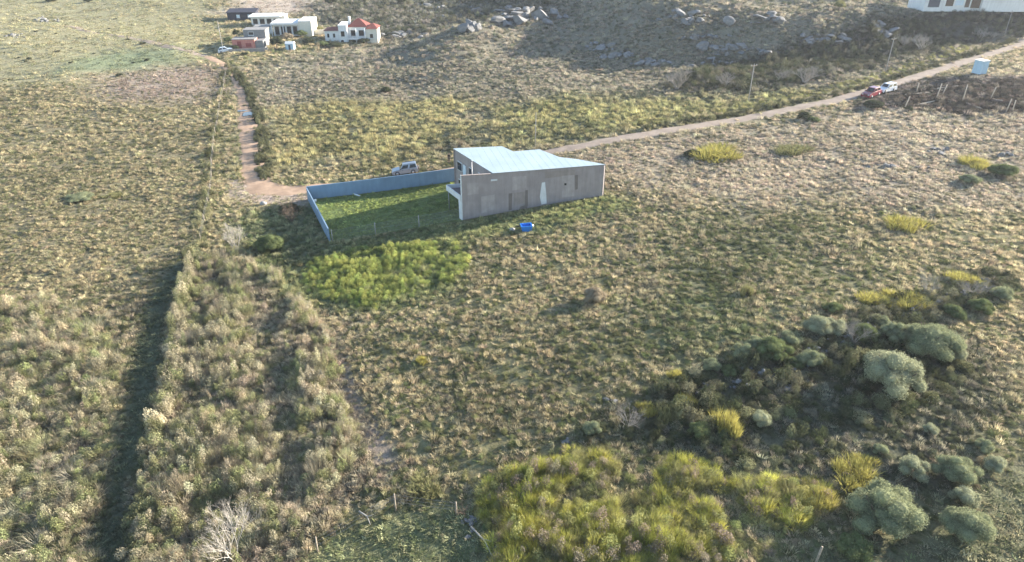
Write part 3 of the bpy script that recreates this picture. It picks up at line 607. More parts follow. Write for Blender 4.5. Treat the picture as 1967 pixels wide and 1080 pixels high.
# balcony, pier, post, pipe
bal = [A_ + 0.26 * nv, R0 + 0.26 * nv, R0 + 4.7 * bv, A_ + 4.7 * bv]
prism('balcony_slab', bal, 2.72, 2.92, M['render_dark'], bld)
def slabline(name, p, q, th, z0, z1, m, inward):
    pts = [p, q, q + inward * th, p + inward * th]; s = sum((pts[i][0] * pts[(i + 1) % 4][1] - pts[(i + 1) % 4][0] * pts[i][1]) for i in range(4))
    if s < 0: pts = pts[::-1]
    return prism(name, pts, z0, z1, m, bld)
bn = np.array([bv[1], -bv[0]])
slabline('balcony_fascia', A_ + 0.27 * bv - bn * 0.14, A_ + 4.78 * bv - bn * 0.14, 0.13, 2.66, 3.42, M['plaster'], bn)
slabline('balcony_fascia', A_ + 4.72 * bv, R0 + 4.72 * bv, 0.13, 2.66, 3.42, M['plaster'], bv)
slabline('pier', A_ + 0.02 * bv - bn * 0.10, A_ + 0.95 * bv - bn * 0.10, 0.4, gmin([A_]), 2.64, M['plaster'], bn)
slabline('pier', A_ - bn * 0.06 - nv * 0.02, A_ + 0.26 * bv - bn * 0.06, 0.055, 2.7, 6.33, M['plaster'], bn)
pp = A_ + 4.55 * bv + bn * 0.1; zb = hz(*pp); lo = bld.location
tubes('post', [((pp[0] - lo[0], pp[1] - lo[1], zb - 0.3 - lo[2]), (pp[0] - lo[0], pp[1] - lo[1], 2.71 - lo[2]), 0.06, 0.06)], M['steel'], bld, 8)
pp = A_ + 1.6 * av + nv * 1.2
cx_, cy_ = pp[0] - lo[0], pp[1] - lo[1]
pipe = tubes('vent_pipe', [((cx_, cy_, 2.9 - lo[2]), (cx_, cy_, 7.7 - lo[2]), 0.07, 0.06)], M['steel'], bld, 8)
tubes('cowl', [((cx_, cy_, 7.7 - lo[2]), (cx_, cy_, 7.82 - lo[2]), 0.13, 0.10)], M['steel'], pipe, 8)
# openings of the front that faces the yard (set 3 cm proud of the wall face)
def front(name, s0, s1, z0, z1, m, parent=bld, proud=0.03, th=0.05):
    p = R0 + bv * s0; q = R0 + bv * s1; off = -bn * (proud) + bv * 0
    return slabline(name, p + off, q + off, th, z0, z1, m, bn) if parent is bld else None
def front_window(s0, s1, z0, z1, kind='window', pm='glass'):
    f = front(kind, s0, s1, z0, z1, M['plaster'] if kind == 'window' else M['brown'], proud=0.0, th=0.10); 
    p = R0 + bv * (s0 + .08) - bn * 0.035; q = R0 + bv * (s1 - .08) - bn * 0.035; pts = [p, q, q + bn * 0.03, p + bn * 0.03]
    s = sum((pts[i][0] * pts[(i + 1) % 4][1] - pts[(i + 1) % 4][0] * pts[i][1]) for i in range(4)); pts = pts if s > 0 else pts[::-1]
    v = prism('pane' if kind == 'window' else 'door_leaf', pts, z0 + .08, z1 - .08, M[pm], bld); v.parent = f; return f
front_window(1.2, 2.6, 2.95, 5.0, 'door', 'darkdoor'); front_window(3.2, 4.4, 3.9, 5.0); front_window(6.0, 7.2, 3.4, 4.9)
front_window(8.2, 9.2, 2.6, 4.7, 'window', 'curtain'); front_window(9.5, 11.0, 3.4, 4.7); front_window(5.6, 6.8, 0.1, 2.2, 'door', 'darkdoor'); front_window(9.2, 10.8, 0.9, 2.0)
# patches and strips on the long near wall
def wall_patch(name, pxpts, m, proud, label=None):
    sz = [on_wall(*q) for q in pxpts]; V = []
    for off in (-0.002, -proud):
        for s, z in sz:
            p = A_ + av * s + nv * off; V.append((p[0] - lo[0], p[1] - lo[1], z - lo[2]))
    n = len(sz); F = [tuple(range(n)), tuple(range(n, 2 * n))[::-1]] + [(i, n + i, n + (i + 1) % n, (i + 1) % n) for i in range(n)]
    o = meshobj(name, V, F, m, bld); bm = bmesh.new(); bm.from_mesh(o.data); bmesh.ops.recalc_face_normals(bm, faces=bm.faces); bm.to_mesh(o.data); bm.free()
    if label: o['label'] = label
wall_patch('plaster_patch', [(1041, 351), (1047, 350), (1049, 372), (1050, 391), (1040, 393), (1037, 378)], M['plaster'], 0.02, 'white plaster streak low on the grey wall')
wall_patch('plaster_patch', [(1080, 338), (1103, 336), (1103, 377), (1079, 380)], M['render_light'], 0.013, 'pale square plaster patch')
wall_patch('plaster_patch', [(896, 352), (919, 351), (920, 372), (897, 375)], M['render_light'], 0.012, 'pale square plaster patch')
wall_patch('plaster_patch', [(984, 340), (1011, 338), (1011, 362), (984, 366)], M['render_light'], 0.012, 'pale square plaster patch')
wall_patch('plaster_patch', [(987, 371), (1008, 368), (1008, 389), (987, 396)], M['render_mauve'], 0.012)
wall_patch('plaster_patch', [(1047, 330), (1104, 326), (1104, 336), (1047, 343)], M['render_mauve'], 0.012, 'brownish plaster patch under the roof')
wall_patch('plaster_patch', [(924, 378), (950, 374), (950, 402), (925, 410)], M['render_light'], 0.012, 'pale square plaster patch')
wall_patch('strip', [(977, 372), (984, 371), (983, 403), (977, 405)], M['render_dark'], 0.02, 'dark vertical strip'); wall_patch('strip', [(1009, 366), (1014, 365), (1014, 396), (1008, 398)], M['render_dark'], 0.02, 'dark vertical strip')
wall_patch('strip', [(1104.5, 337), (1110, 336), (1110, 363), (1105, 365)], M['render_dark'], 0.02, 'dark vertical strip')
wall_patch('strip', [(1000, 397), (1013, 393), (1013, 399), (996, 404)], M['render_dark'], 0.015); wall_patch('vent_hole', [(1084, 352), (1088, 352), (1088, 356), (1084, 356)], M['glass'], 0.03)
wall_patch('ledge', [(943, 345), (955, 344), (955, 347), (943, 348)], M['plaster'], 0.06)

# yard wall: two sections following the ground
yw = empty('yard_wall', (YARD[0][0], YARD[0][1], hz(*YARD[0]))); tag(yw, 'blue painted masonry wall round two sides of the grass yard', 'wall')
FC = np.array([-7.2, 101.0])
def sloped_wall(name, p, q, th, ht, n=14, taper=0):
    p = np.array(p); q = np.array(q); d = (q - p) / np.hypot(*(q - p)); nn = np.array([-d[1], d[0]]) * th / 2; V, F = [], []; loy = yw.location
    for i in range(n + 1):
        c = p + (q - p) * i / n; g = float(np.interp(i / n, [0, 1], [hz(*p), hz(*q)])); g = 0.5 * g + 0.5 * hz(*c)
        for sgn, z in ((-1, g - 0.4), (1, g - 0.4), (1, g + ht), (-1, g + ht)): V.append((c[0] + sgn * nn[0] - loy[0], c[1] + sgn * nn[1] - loy[1], z - loy[2]))
    for i in range(n):
        for k in range(4): F.append((4 * i + k, 4 * i + (k + 1) % 4, 4 * i + 4 + (k + 1) % 4, 4 * i + 4 + k))
    F += [(3, 2, 1, 0), (4 * n, 4 * n + 1, 4 * n + 2, 4 * n + 3)]
    o = meshobj(name, V, F, M['bluewall'], yw); bm = bmesh.new(); bm.from_mesh(o.data); bmesh.ops.recalc_face_normals(bm, faces=bm.faces); bm.to_mesh(o.data); bm.free(); return o
sloped_wall('wall_section', YARD[0], FC, 0.16, 2.05); sloped_wall('wall_section', np.array(YARD[0]) + (np.array(YARD[1]) - np.array(YARD[0])) * 0.012, YARD[1], 0.16, 1.95)
# wire mesh fence on the near side of the yard
yf = empty('mesh_fence', (YARD[1][0], YARD[1][1], hz(*YARD[1]))); tag(yf, 'thin wire mesh fence with pale posts along the near side of the yard', 'fence')
fp = [np.array(YARD[1]) + (A_ + 0.3 * bv - np.array(YARD[1])) * t for t in (0.02, 0.34, 0.67, 0.985)]; lf = yf.location
for p in fp[:3]: tubes('post', [((p[0] - lf[0], p[1] - lf[1], hz(*p) - 0.3 - lf[2]), (p[0] - lf[0], p[1] - lf[1], hz(*p) + 1.75 - lf[2]), 0.075, 0.065)], M['concrete'], yf, 6)
for zz in (0.15, 0.85, 1.6):
    tubes('wire', [((a[0] - lf[0], a[1] - lf[1], hz(*a) + zz - lf[2]), (b[0] - lf[0], b[1] - lf[1], hz(*b) + zz - lf[2]), 0.008, 0.008) for a, b in zip(fp[:-1], fp[1:])], M['steel'], yf, 4)
sg = []
for a, b in zip(fp[:-1], fp[1:]):
    n = 30
    for i in range(-8, n):
        for sgn in (0, 1):
            u0, u1 = (i / n, (i + 8) / n); 
            if sgn: u0, u1 = u1, u0
            P0 = a + (b - a) * u0; P1 = a + (b - a) * u1; z0, z1 = 0.15, 1.6
            def clipu(u_, z_, u2, z2):
                if u_ < 0: z_ = z_ + (z2 - z_) * (0 - u_) / (u2 - u_); u_ = 0
                if u_ > 1: z_ = z_ + (z2 - z_) * (1 - u_) / (u2 - u_); u_ = 1
                return u_, z_
            ua, za = clipu(u0, z0, u1, z1); ub, zb2 = clipu(u1, z1, u0, z0)
            pa = a + (b - a) * ua; pb = a + (b - a) * ub
            sg.append(((pa[0] - lf[0], pa[1] - lf[1], hz(*pa) + za - lf[2]), (pb[0] - lf[0], pb[1] - lf[1], hz(*pb) + zb2 - lf[2]), 0.004, 0.004))
tag(tubes('wire_mesh', sg, M['steel'], yf, 3), kind='stuff')

# loose things in and near the yard
c, s = at(676, 373); d0, _ = at(662, 373); d1, _ = at(692, 377)
tag(tubes('drain_pipe', [((0, 0, .12), (d1.x - c.x, d1.y - c.y, .1), .13, .12), ((0, 0, .12), (d0.x - c.x, d0.y - c.y, .45), .13, .13)], M['pvc'], None, 10), 'bent white pipe lying on the lit yard grass', 'pipe').location = c
c, s = at(606, 388); tag(tubes('bucket', [((0, 0, 0), (0, 0, .38), .16, .2)], M['pvc'], None, 12), 'white bucket in the far left corner of the yard', 'bucket').location = c
def sack(name, px, py, r, label, m, cat='sack'):
    c, s = at(px, py); bm = bmesh.new(); bmesh.ops.create_icosphere(bm, subdivisions=3, radius=1)
    sd = random.uniform(0, 50)
    for v in bm.verts:
        k = 1 + 0.22 * math.sin(3.1 * v.co.x + sd) * math.cos(2.7 * v.co.y + sd) + 0.12 * math.sin(7 * v.co.z + 4 * v.co.x + sd); v.co = Vector((v.co.x * r * k, v.co.y * r * k * 0.8, max(-0.1, v.co.z * r * 0.75 * k + r * 0.45)))
    me = bpy.data.meshes.new(name); bm.to_mesh(me); bm.free(); me.polygons.foreach_set('use_smooth', [True] * len(me.polygons))
    o = linkmesh(name, me, m, None, c); tag(o, label, cat, 'rubbish beside the blue tub'); return o
c, s = at(1011, 443); tub = empty('blue_tub', c, 0.2); tag(tub, 'bright blue plastic tub standing in the grass below the building', 'tub')
V, F = [], []
for zz, wx, wy in ((0, .55, .42), (.75, .68, .52), (.80, .74, .58), (.80, .62, .46), (.1, .48, .36)):
    V += [(-wx, -wy, zz), (wx, -wy, zz), (wx, wy, zz), (-wx, wy, zz)]
for k in range(4):
    for j in range(4): F.append((4 * k + j, 4 * k + (j + 1) % 4, 4 * k + 4 + (j + 1) % 4, 4 * k + 4 + j))
F += [(3, 2, 1, 0), (16, 17, 18, 19)]
meshobj('tub_body', V, F, M['bluetub'], tub); 
for sx in (-.76, .70): box('handle', sx, sx + .06, -.2, .2, .6, .68, M['bluetub'], tub)
sack('sack', 1006, 436, .42, 'white sack behind the left end of the blue tub', M['pvc']); sack('sack', 1020, 437, .36, 'white sack behind the right end of the blue tub', M['pvc'])
sack('sack', 984, 444, .38, 'pale crumpled bag left of the blue tub', M['concrete']); sack('sack', 506, 394, .5, 'pale rubbish bag on the dirt left of the blue wall', M['concrete'])
sack('sack', 994, 438, .3, 'dark bag between the pale bag and the blue tub', M['trim'])

# ------------------------------------------------------------------ vehicles
def car(name, label, loc, yaw, paint, L=4.3, W=1.75, H=1.65, suv=True, group=None):
    root = empty(name, loc, yaw); tag(root, label, 'car', group); hl = L / 2; wb = L * 0.30; wr = 0.36 if suv else 0.31
    g = wr * 0.85; belt = H * 0.60; top = H
    # body side profile (x forward), widths vary with height
    prof = [(-hl, g), (-hl, belt * .75), (-hl + .08, belt), (hl * .42, belt), (hl * .62, belt * .97), (hl * .94, belt * .82), (hl, belt * .68), (hl, g), (hl * .9, g * .8), (-hl * .92, g * .8)]
    def wdt(z): return W / 2 * (1.0 - 0.10 * max(0, (z - belt * .7) / (belt * .5)) - 0.06 * max(0, (g * 1.3 - z) / g))
    n = len(prof); V = [(x, -wdt(z), z) for x, z in prof] + [(x, wdt(z), z) for x, z in prof]
    F = [tuple(range(n))[::-1], tuple(range(n, 2 * n))] + [(i, (i + 1) % n, n + (i + 1) % n, n + i) for i in range(n)]
    def bev(o, w_=.05):
        bm = bmesh.new(); bm.from_mesh(o.data); bmesh.ops.recalc_face_normals(bm, faces=bm.faces); bmesh.ops.bevel(bm, geom=list(bm.edges), offset=w_, segments=2, affect='EDGES', profile=.6, clamp_overlap=True); bm.to_mesh(o.data); bm.free()
    body = meshobj('body', V, F, paint, root); bev(body)
    x0, x1 = (-hl * .96, hl * .40); xt0, xt1 = ((-hl * .90, hl * .10) if suv else (-hl * .66, hl * .05))
    wb0, wt = wdt(belt) * .985, wdt(belt) * .80
    V = [(x0, -wb0, belt - .03), (x1, -wb0, belt - .03), (x1, wb0, belt - .03), (x0, wb0, belt - .03), (xt0, -wt, top), (xt1, -wt, top), (xt1, wt, top), (xt0, wt, top)]
    cab = meshobj('cabin', V, BF, paint, root); bev(cab, .07)
    def lerp(a, b, t): return tuple(a[i] + (b[i] - a[i]) * t for i in range(3))
    def pane(nm, a, b, c_, d, inset=.10, par=root, push=(0, 0, 0)):
        def bl(u, v): return lerp(lerp(a, b, u), lerp(d, c_, u), v)
        q = [Vector(bl(u, v)) + Vector(push) for u, v in ((inset, inset * 1.3), (1 - inset, inset * 1.3), (1 - inset, 1 - inset), (inset, 1 - inset))]
        nn = (q[1] - q[0]).cross(q[3] - q[0]).normalized() * .012
        meshobj(nm, [tuple(v + nn) for v in q] + [tuple(v - nn * 2) for v in q], [(0, 1, 2, 3), (7, 6, 5, 4), (0, 4, 5, 1), (1, 5, 6, 2), (2, 6, 7, 3), (3, 7, 4, 0)], M['glass'], par)
    pane('windscreen', V[1], V[2], V[6], V[5]); pane('rear_window', V[3], V[0], V[4], V[7], .14)
    for sgn, (a, b, c_, d) in ((-1, (V[0], V[1], V[5], V[4])), (1, (V[2], V[3], V[7], V[6]))):
        if sgn < 0: pairs = ((a, lerp(a, b, .5), lerp(d, c_, .5), d), (lerp(a, b, .5), b, c_, lerp(d, c_, .5)))
        else: pairs = ((a, lerp(a, b, .5), lerp(d, c_, .5), d), (lerp(a, b, .5), b, c_, lerp(d, c_, .5)))
        for pr in pairs: pane('side_window', *pr, .11)
        for xx in (0.16 * hl, -0.34 * hl): box('door_handle', xx - .08, xx + .08, sgn * wdt(belt * .85) - .02, sgn * wdt(belt * .85) + .02, belt * .84, belt * .88, M['trim'], root)
        box('mirror', hl * .30, hl * .36, sgn * (wb0 + .08) - .08, sgn * (wb0 + .08) + .08, belt + .02, belt + .17, M['trim'], root)
        box('headlight', hl * .93, hl + .012, sgn * W * .33 - .15, sgn * W * .33 + .15, belt * .64, belt * .76, M['lamp'], root)
        box('tail_light', -hl - .012, -hl + .04, sgn * W * .40 - .08, sgn * W * .40 + .08, belt * .62, belt * .92, M['rearlamp'], root)
        for wx in (wb, -wb):
            a0 = (wx, sgn * (W / 2 - .20), wr); a1 = (wx, sgn * (W / 2 + .015), wr)
            wh = tubes('wheel', [(a0, a1, wr, wr)], M['rubber'], root, 20); tubes('rim', [((wx, sgn * (W / 2 + .01), wr), (wx, sgn * (W / 2 + .03), wr), wr * .62, wr * .58)], M['rim'], wh, 14)
    box('bumper', hl - .03, hl + .06, -W * .46, W * .46, g * .85, belt * .45, M['trim'] if suv else paint, root); box('bumper', -hl - .06, -hl + .03, -W * .46, W * .46, g * .85, belt * .45, M['trim'] if suv else paint, root)
    box('grille', hl - .02, hl + .015, -W * .2, W * .2, belt * .55, belt * .72, M['trim'], root)
    if suv:
        sp = tubes('spare_wheel', [((-hl - .18, .1, belt * .78), (-hl - .03, .1, belt * .78), .32, .32)], M['rubber'], root, 20); tubes('wheel_cover', [((-hl - .205, .1, belt * .78), (-hl - .17, .1, belt * .78), .25, .27)], M['whitepaint'], sp, 16)
        for sgn in (-1, 1): tubes('roof_rail', [((xt0 + .2, sgn * wt * .85, top + .05), (xt1 - .1, sgn * wt * .85, top + .05), .025, .025)], M['trim'], root, 6)
    return root
def road_pitch(o, d):
    # sit the car on the slope along its heading
    x, y, z = o.location; f = Vector((math.cos(o.rotation_euler.z), math.sin(o.rotation_euler.z))); a = hz(x + f.x * 1.3, y + f.y * 1.3); b = hz(x - f.x * 1.3, y - f.y * 1.3)
    o.rotation_euler = (0, -math.atan2(a - b, 2.6), o.rotation_euler.z); o.location.z = (a + b) / 2 + d
def wall_up(px, py, dist):      # ground point behind the far yard wall
    return None
fw = (FC - np.array(YARD[0])); fw /= np.hypot(*fw); fn = np.array([-fw[1], fw[0]])
cpos = at(779, 334.5)[0]
c1 = car('suv', 'silver grey off-road car with rear spare wheel parked behind the blue wall', (cpos[0], cpos[1], 0), math.atan2(fw[1], fw[0]) + math.pi + 0.04, M['silver'], 4.2, 1.75, 1.65); road_pitch(c1, 0.13)
rd = (np.array(ROAD_R[7]) - np.array(ROAD_R[6])); ry = math.atan2(rd[1], rd[0])
c, s = at(1672, 186); c2 = car('red_car', 'dark red car parked on the pinkish road by the building plot', c, ry + math.pi + 0.12, M['redpaint'], 4.5, 1.8, 1.65, False); road_pitch(c2, 0.15)
c, s = at(1701, 177.5); c3 = car('white_car', 'white car parked behind the dark red car on the pinkish road', c, ry + math.pi - 0.05, M['whitepaint'], 4.2, 1.75, 1.6, True); road_pitch(c3, 0.15)
c, s = at(434, 100); c4 = car('white_car', 'small white car parked below the pole near the pink house', c, 0.3, M['whitepaint'], 4.1, 1.7, 1.5, False); road_pitch(c4, 0.05)

# ------------------------------------------------------------------ person behind the wall
pp = at(863, 315)[0]; pz = pp.z + 0.1; pp = (pp.x, pp.y)
def person(loc, yaw, label):
    root = empty('person', loc, yaw); tag(root, label, 'person')
    J = [(0, 0, .92), (0, 0, 1.12), (0, 0, 1.36), (0, 0, 1.50), (0, .01, 1.60), (0, .015, 1.72), (-.10, 0, .86), (-.12, .01, .48), (-.12, -.01, .09), (-.12, .14, .03), (.10, 0, .86), (.12, .03, .48), (.13, -.03, .09), (.13, .12, .03),
         (-.19, 0, 1.40), (-.26, -.02, 1.12), (-.25, .06, .88), (-.245, .09, .76), (.19, 0, 1.40), (.27, -.02, 1.12), (.25, .07, .88), (.245, .10, .76)]
    E_ = [(0, 1), (1, 2), (2, 3), (3, 4), (4, 5), (0, 6), (6, 7), (7, 8), (8, 9), (0, 10), (10, 11), (11, 12), (12, 13), (2, 14), (14, 15), (15, 16), (16, 17), (2, 18), (18, 19), (19, 20), (20, 21)]
    rad = [.15, .14, .16, .06, .09, .085, .10, .065, .045, .04, .10, .065, .045, .04, .07, .05, .038, .035, .07, .05, .038, .035]
    me = bpy.data.meshes.new('body'); me.from_pydata(J, E_, []); o = bpy.data.objects.new('body', me); COL.objects.link(o); o.parent = root; me.materials.append(M['cloth'])
    sk = o.modifiers.new('skin', 'SKIN'); sv = me.skin_vertices[0].data
    for v, r in zip(sv, rad): v.radius = (r, r * .85)
    sv[0].use_root = True; o.modifiers.new('sub', 'SUBSURF').levels = 1; o.modifiers['sub'].render_levels = 1
    def ell(nm, c, r, m, par):
        bm = bmesh.new(); bmesh.ops.create_uvsphere(bm, u_segments=14, v_segments=10, radius=1)
        for v in bm.verts: v.co = Vector((c[0] + v.co.x * r[0], c[1] + v.co.y * r[1], c[2] + v.co.z * r[2]))
        me = bpy.data.meshes.new(nm); bm.to_mesh(me); bm.free(); me.polygons.foreach_set('use_smooth', [True] * len(me.polygons)); return linkmesh(nm, me, m, par)
    hd = ell('face', (0, .035, 1.635), (.078, .085, .105), M['skin'], root); ell('hair', (0, .0, 1.675), (.09, .098, .095), M['hair'], root)
    ell('nose', (0, .12, 1.63), (.014, .02, .02), M['skin'], hd)
    for sx in (-1, 1):
        ell('hand', (sx * .245, .10, .72), (.035, .04, .075), M['skin'], root)
        ell('eye', (sx * .03, .105, 1.65), (.012, .01, .01), M['hair'], hd)
    return root
person((pp[0], pp[1], pz), math.pi * 0.9, 'person in dark clothes standing behind the blue wall at the building corner')

# ------------------------------------------------------------------ poles, posts and fences
def pole(px, py, hgt, label, arm=True, lean=0.0, r=0.10):
    c, s = at(px, py); root = empty('utility_pole', c, 0.5); tag(root, label, 'pole', 'utility poles')
    tubes('shaft', [((0, 0, -.4), (lean, 0, hgt), r, r * .65)], M['concrete'], root, 8)
    if arm:
        ar = box('crossarm', lean - .75, lean + .75, -.06, .06, hgt - .45, hgt - .33, M['wood'], root)
        for x in (-.65, 0, .65): tubes('insulator', [((lean + x, 0, hgt - .33), (lean + x, 0, hgt - .15), .05, .04)], M['pvc'], ar, 6)
    return root
pole(1437, 197, 7.4, 'pale concrete utility pole beside the road left of the red car'); pole(1701, 138, 7.2, 'utility pole above the road behind the two parked cars'); pole(1929, 69, 6.0, 'utility pole below the white house at the right edge')
pole(1028, 284, 6.0, 'thin pole standing behind the building roof', False, 0.05, 0.07); pole(429, 99, 8.5, 'tall pole by the white car near the pink house', False, 0, .1)
def fence(name, pts, step, label, hgt=1.25):
    pts = np.array(pts); Lc = np.r_[0, np.cumsum(np.hypot(*np.diff(pts, axis=0).T))]; s = np.arange(0, Lc[-1], step); X = np.interp(s, Lc, pts[:, 0]); Y = np.interp(s, Lc, pts[:, 1])
    root = empty(name, (X[0], Y[0], hz(X[0], Y[0]))); tag(root, label, 'fence'); l0 = root.location; T = []
    for x, y in zip(X, Y):
        z = hz(x, y); dx, dy = random.uniform(-.12, .12), random.uniform(-.12, .12); a = (x - l0[0], y - l0[1], z - .3 - l0[2]); hh = hgt * random.uniform(.85, 1.15); b = (a[0] + dx, a[1] + dy, z + hh - l0[2])
        tubes('post', [(a, b, .075, .06)], M['wood'], root, 6); T.append(Vector(b))
    for k in (0.1, 0.45, 0.8):
        tubes('wire', [(tuple(a - Vector((0, 0, k))), tuple(b - Vector((0, 0, k))), .006, .006) for a, b in zip(T[:-1], T[1:])], M['steel'], root, 3)
fence('wire_fence', [p for p in FENCE], 6.5, 'old wire fence with wooden posts running down left of the orange road', 1.3)
c, s = at(1566, 1084); o = tubes('fence_post', [((0, 0, -.3), (.12, .05, 1.55), .085, .07)], M['wood'], None, 7); o.location = c; tag(o, 'single grey wooden fence post at the bottom edge left of the largest bush', 'post')
fence('wire_fence', P([(610, 1060), (700, 1003), (848, 948), (905, 1030), (945, 1090)]), 6.0, 'leaning old fence posts round the short green turf at the bottom', 1.4)

# ------------------------------------------------------------------ pale blue hut and stakes of the building plot
c, s = at(1880, 142); hut = empty('site_hut', c, 0.35); tag(hut, 'pale blue site hut beside the pinkish road above the building plot', 'hut')
box('wall', -.95, .95, -.9, 1.0, 0.12, 2.7, M['hut'], hut); box('roof', -1.05, 1.05, -1.0, 1.1, 2.703, 2.82, M['whitewall'], hut); d = box('door', -.2, .65, -.93, -.897, .16, 2.2, M['hut'], hut); box('handle', .5, .56, -.96, -.932, 1.1, 1.2, M['trim'], d)
for sx in (-1, .8): box('skid', sx * .9, sx * .9 + .2, -.9, 1.0, -.2, .118, M['trim'], hut)
STK = [(1797, 193, 3.1, 'timber stake pair, left one, in the middle of the dark plot'), (1809, 184, 2.1, 'timber stake pair, right one, in the middle of the dark plot'), (1848, 196, 3.2, 'tallest leaning timber stake below the blue hut'), (1902, 190, 2.3, 'timber stake right of the leaning one on the dark plot'),
       (1932, 216, 2.4, 'leaning timber stake at the right edge of the plot, left one'), (1944, 214, 2.0, 'leaning timber stake at the right edge of the plot, right one'), (1737, 208, 2.2, 'short stake near the white car on the plot'), (1760, 178, 1.9, 'stake at the road side of the plot')]
for px, py, hh, lb in STK:
    c, s = at(px, py); o = tubes('timber_stake', [((0, 0, -.3), (random.uniform(-.2, .5), random.uniform(-.2, .2), hh), .10, .09)], M['palewood'], None, 6); o.location = c; tag(o, lb, 'stake', 'stakes on the building plot')
for px, py, qx, qy, lb in [(1738, 184, 1784, 181, 'long pale plank lying near the white car'), (1755, 205, 1800, 196, 'grey plank lying low on the dark plot'), (1856, 200, 1885, 212, 'bent plank lying beside the tallest stake'), (1800, 172, 1840, 168, 'plank lying behind the stake pair'), (1905, 192, 1925, 197, 'bright short board at the right of the plot')]:
    a, _ = at(px, py); b, _ = at(qx, qy); o = tubes('plank', [((0, 0, .2), tuple(b - a + Vector((0, 0, .3))), .13, .13)], M['palewood'], None, 4); o.location = a; tag(o, lb, 'plank', 'planks on the building plot')

# ------------------------------------------------------------------ houses
def house(name, px, py, yaw, label, dz=0.0):
    c, s = at(px, py); c = c + Vector((0, 0, dz)); r = empty(name, c, yaw); tag(r, label, 'house'); return r, s
def win(root, x0, x1, z0, z1, y=0.0, m='glass', fr='whitewall', sill=True, name='window'):
    f = box(name, x0, x1, y - .05, y + .02, z0, z1, M[fr], root); box('pane' if name == 'window' else 'door_leaf', x0 + .1, x1 - .1, y - .075, y - .052, z0 + .1, z1 - .1, M[m], f)
    if sill: box('sill', x0 - .06, x1 + .06, y - .14, y - .052, z0 - .1, z0 - .003, M[fr], f)
# black long house
r, s = house('black_house', 465, 39, 0.12, 'long low black clad house at the top of the far settlement')
W_ = 52 / s; box('wall', -W_ / 2, W_ / 2, 0, 6, -.8, 2.6, M['blackwall'], r); prism_pts = [(-W_ / 2 - .3, -.4, 2.602), (W_ / 2 + .3, -.4, 2.602), (W_ / 2 + .3, 6.4, 2.602), (-W_ / 2 - .3, 6.4, 2.602), (-W_ / 2 - .3, -.4, 2.8), (W_ / 2 + .3, -.4, 2.8), (W_ / 2 + .3, 6.4, 3.4), (-W_ / 2 - .3, 6.4, 3.4)]
meshobj('roof', prism_pts, BF, M['blackwall'], r)
win(r, -W_ * .18, -W_ * .05, .7, 2.0, 0, 'curtain', 'greywall'); win(r, W_ * .22, W_ * .36, .7, 2.0, 0, 'curtain', 'greywall')
# white house behind
r, s = house('white_house', 512, 50, 0.1, 'white flat roofed house with dark windows right of the black house')
W_ = 54 / s; box('wall', -W_ / 2, W_ / 2, 0, 7, -1, 3.0, M['whitewall'], r); box('roof', -W_ / 2 - .7, W_ / 2 + .4, -.9, 7.3, 3.003, 3.35, M['whitewall'], r)
for k in range(4): win(r, -W_ / 2 + .5 + k * W_ / 4.2, -W_ / 2 + .4 + (k + .8) * W_ / 4.2, .6, 2.5, 0, 'glass', 'whitewall', False)
c_ = box('side_block', W_ / 2 + .003, W_ / 2 + 1.6, .5, 6.5, -1, 3.2, M['creamwall'], r)
# large white house in front
r, s = house('white_house', 562, 69, 0.06, 'large white modern house with glazed front and cream end block')
W_ = 50 / s; box('wall', -W_ / 2 - 1.6, W_ / 2 - 1.6, 0, 8, -1, 3.6, M['whitewall'], r); box('roof', -W_ / 2 - 2.1, W_ / 2 - 1.6, -1.2, 8.2, 3.603, 4.2, M['whitewall'], r)
for k in range(4): win(r, -W_ / 2 - 1.2 + k * W_ / 4.4, -W_ / 2 - 1.5 + (k + .95) * W_ / 4.4, .3, 3.1, 0, 'glass', 'whitewall', False)
box('end_block', W_ / 2 - 1.597, W_ / 2 + 2.6, -1.6, 8, -1.2, 4.7, M['creamwall'], r); box('parapet', W_ / 2 - 1.65, W_ / 2 + 2.65, -1.65, 8.05, 4.703, 4.85, M['whitewall'], r); box('garden_wall', W_ / 2 + 2.65, W_ / 2 + 6.6, 1.5, 1.8, -1.4, 1.6, M['creamwall'], r)
for x in (-W_ / 2 - 1.9, -W_ * .1 - 1.6): tubes('column', [((x, -1.0, -1), (x, -1.0, 3.6), .14, .14)], M['whitewall'], r, 8)
# lower white annex
r, s = house('white_house', 505, 66, 0.1, 'small white annex with dark openings left of the large white house')
box('wall', -2.6, 2.6, 0, 4, -1, 2.3, M['whitewall'], r); box('roof', -2.8, 2.8, -.3, 4.2, 2.303, 2.5, M['greywall'], r); win(r, -2.1, -.4, .4, 1.9); win(r, .3, 2.2, 0, 2.0, name='door', m='darkdoor', sill=False)
# pink / grey house
r, s = house('pink_house', 470, 97, 0.08, 'house with salmon pink front block and plain grey upper block behind')
W_ = 42 / s; box('front_block', -W_ / 2, W_ / 2 - .003, 0, 4.5, -1, 3.1, M['pinkwall'], r); g = box('upper_block', -W_ * .12, W_ / 2 + 2.4, 4.503, 9.5, -1, 5.0, M['greywall'], r); box('side_block', W_ / 2, W_ / 2 + 2.4, .4, 4.5, -1, 2.7, M['greywall'], r)
win(r, -W_ * .28, -W_ * .10, 0, 2.6, 0, 'darkpink', 'darkpink', False, 'door'); win(r, W_ * .08, W_ * .36, .9, 2.2, 0, 'darkpink', 'pinkwall'); box('roof_slab', -W_ / 2 - .15, W_ / 2 + .15, -.15, 4.49, 3.103, 3.25, M['greywall'], r)
box('roof_slab', -W_ * .12 - .15, W_ / 2 + 2.55, 4.51, 9.65, 5.003, 5.18, M['greywall'], r); win(r, W_ * .1, W_ * .35, 3.6, 4.6, 4.503)
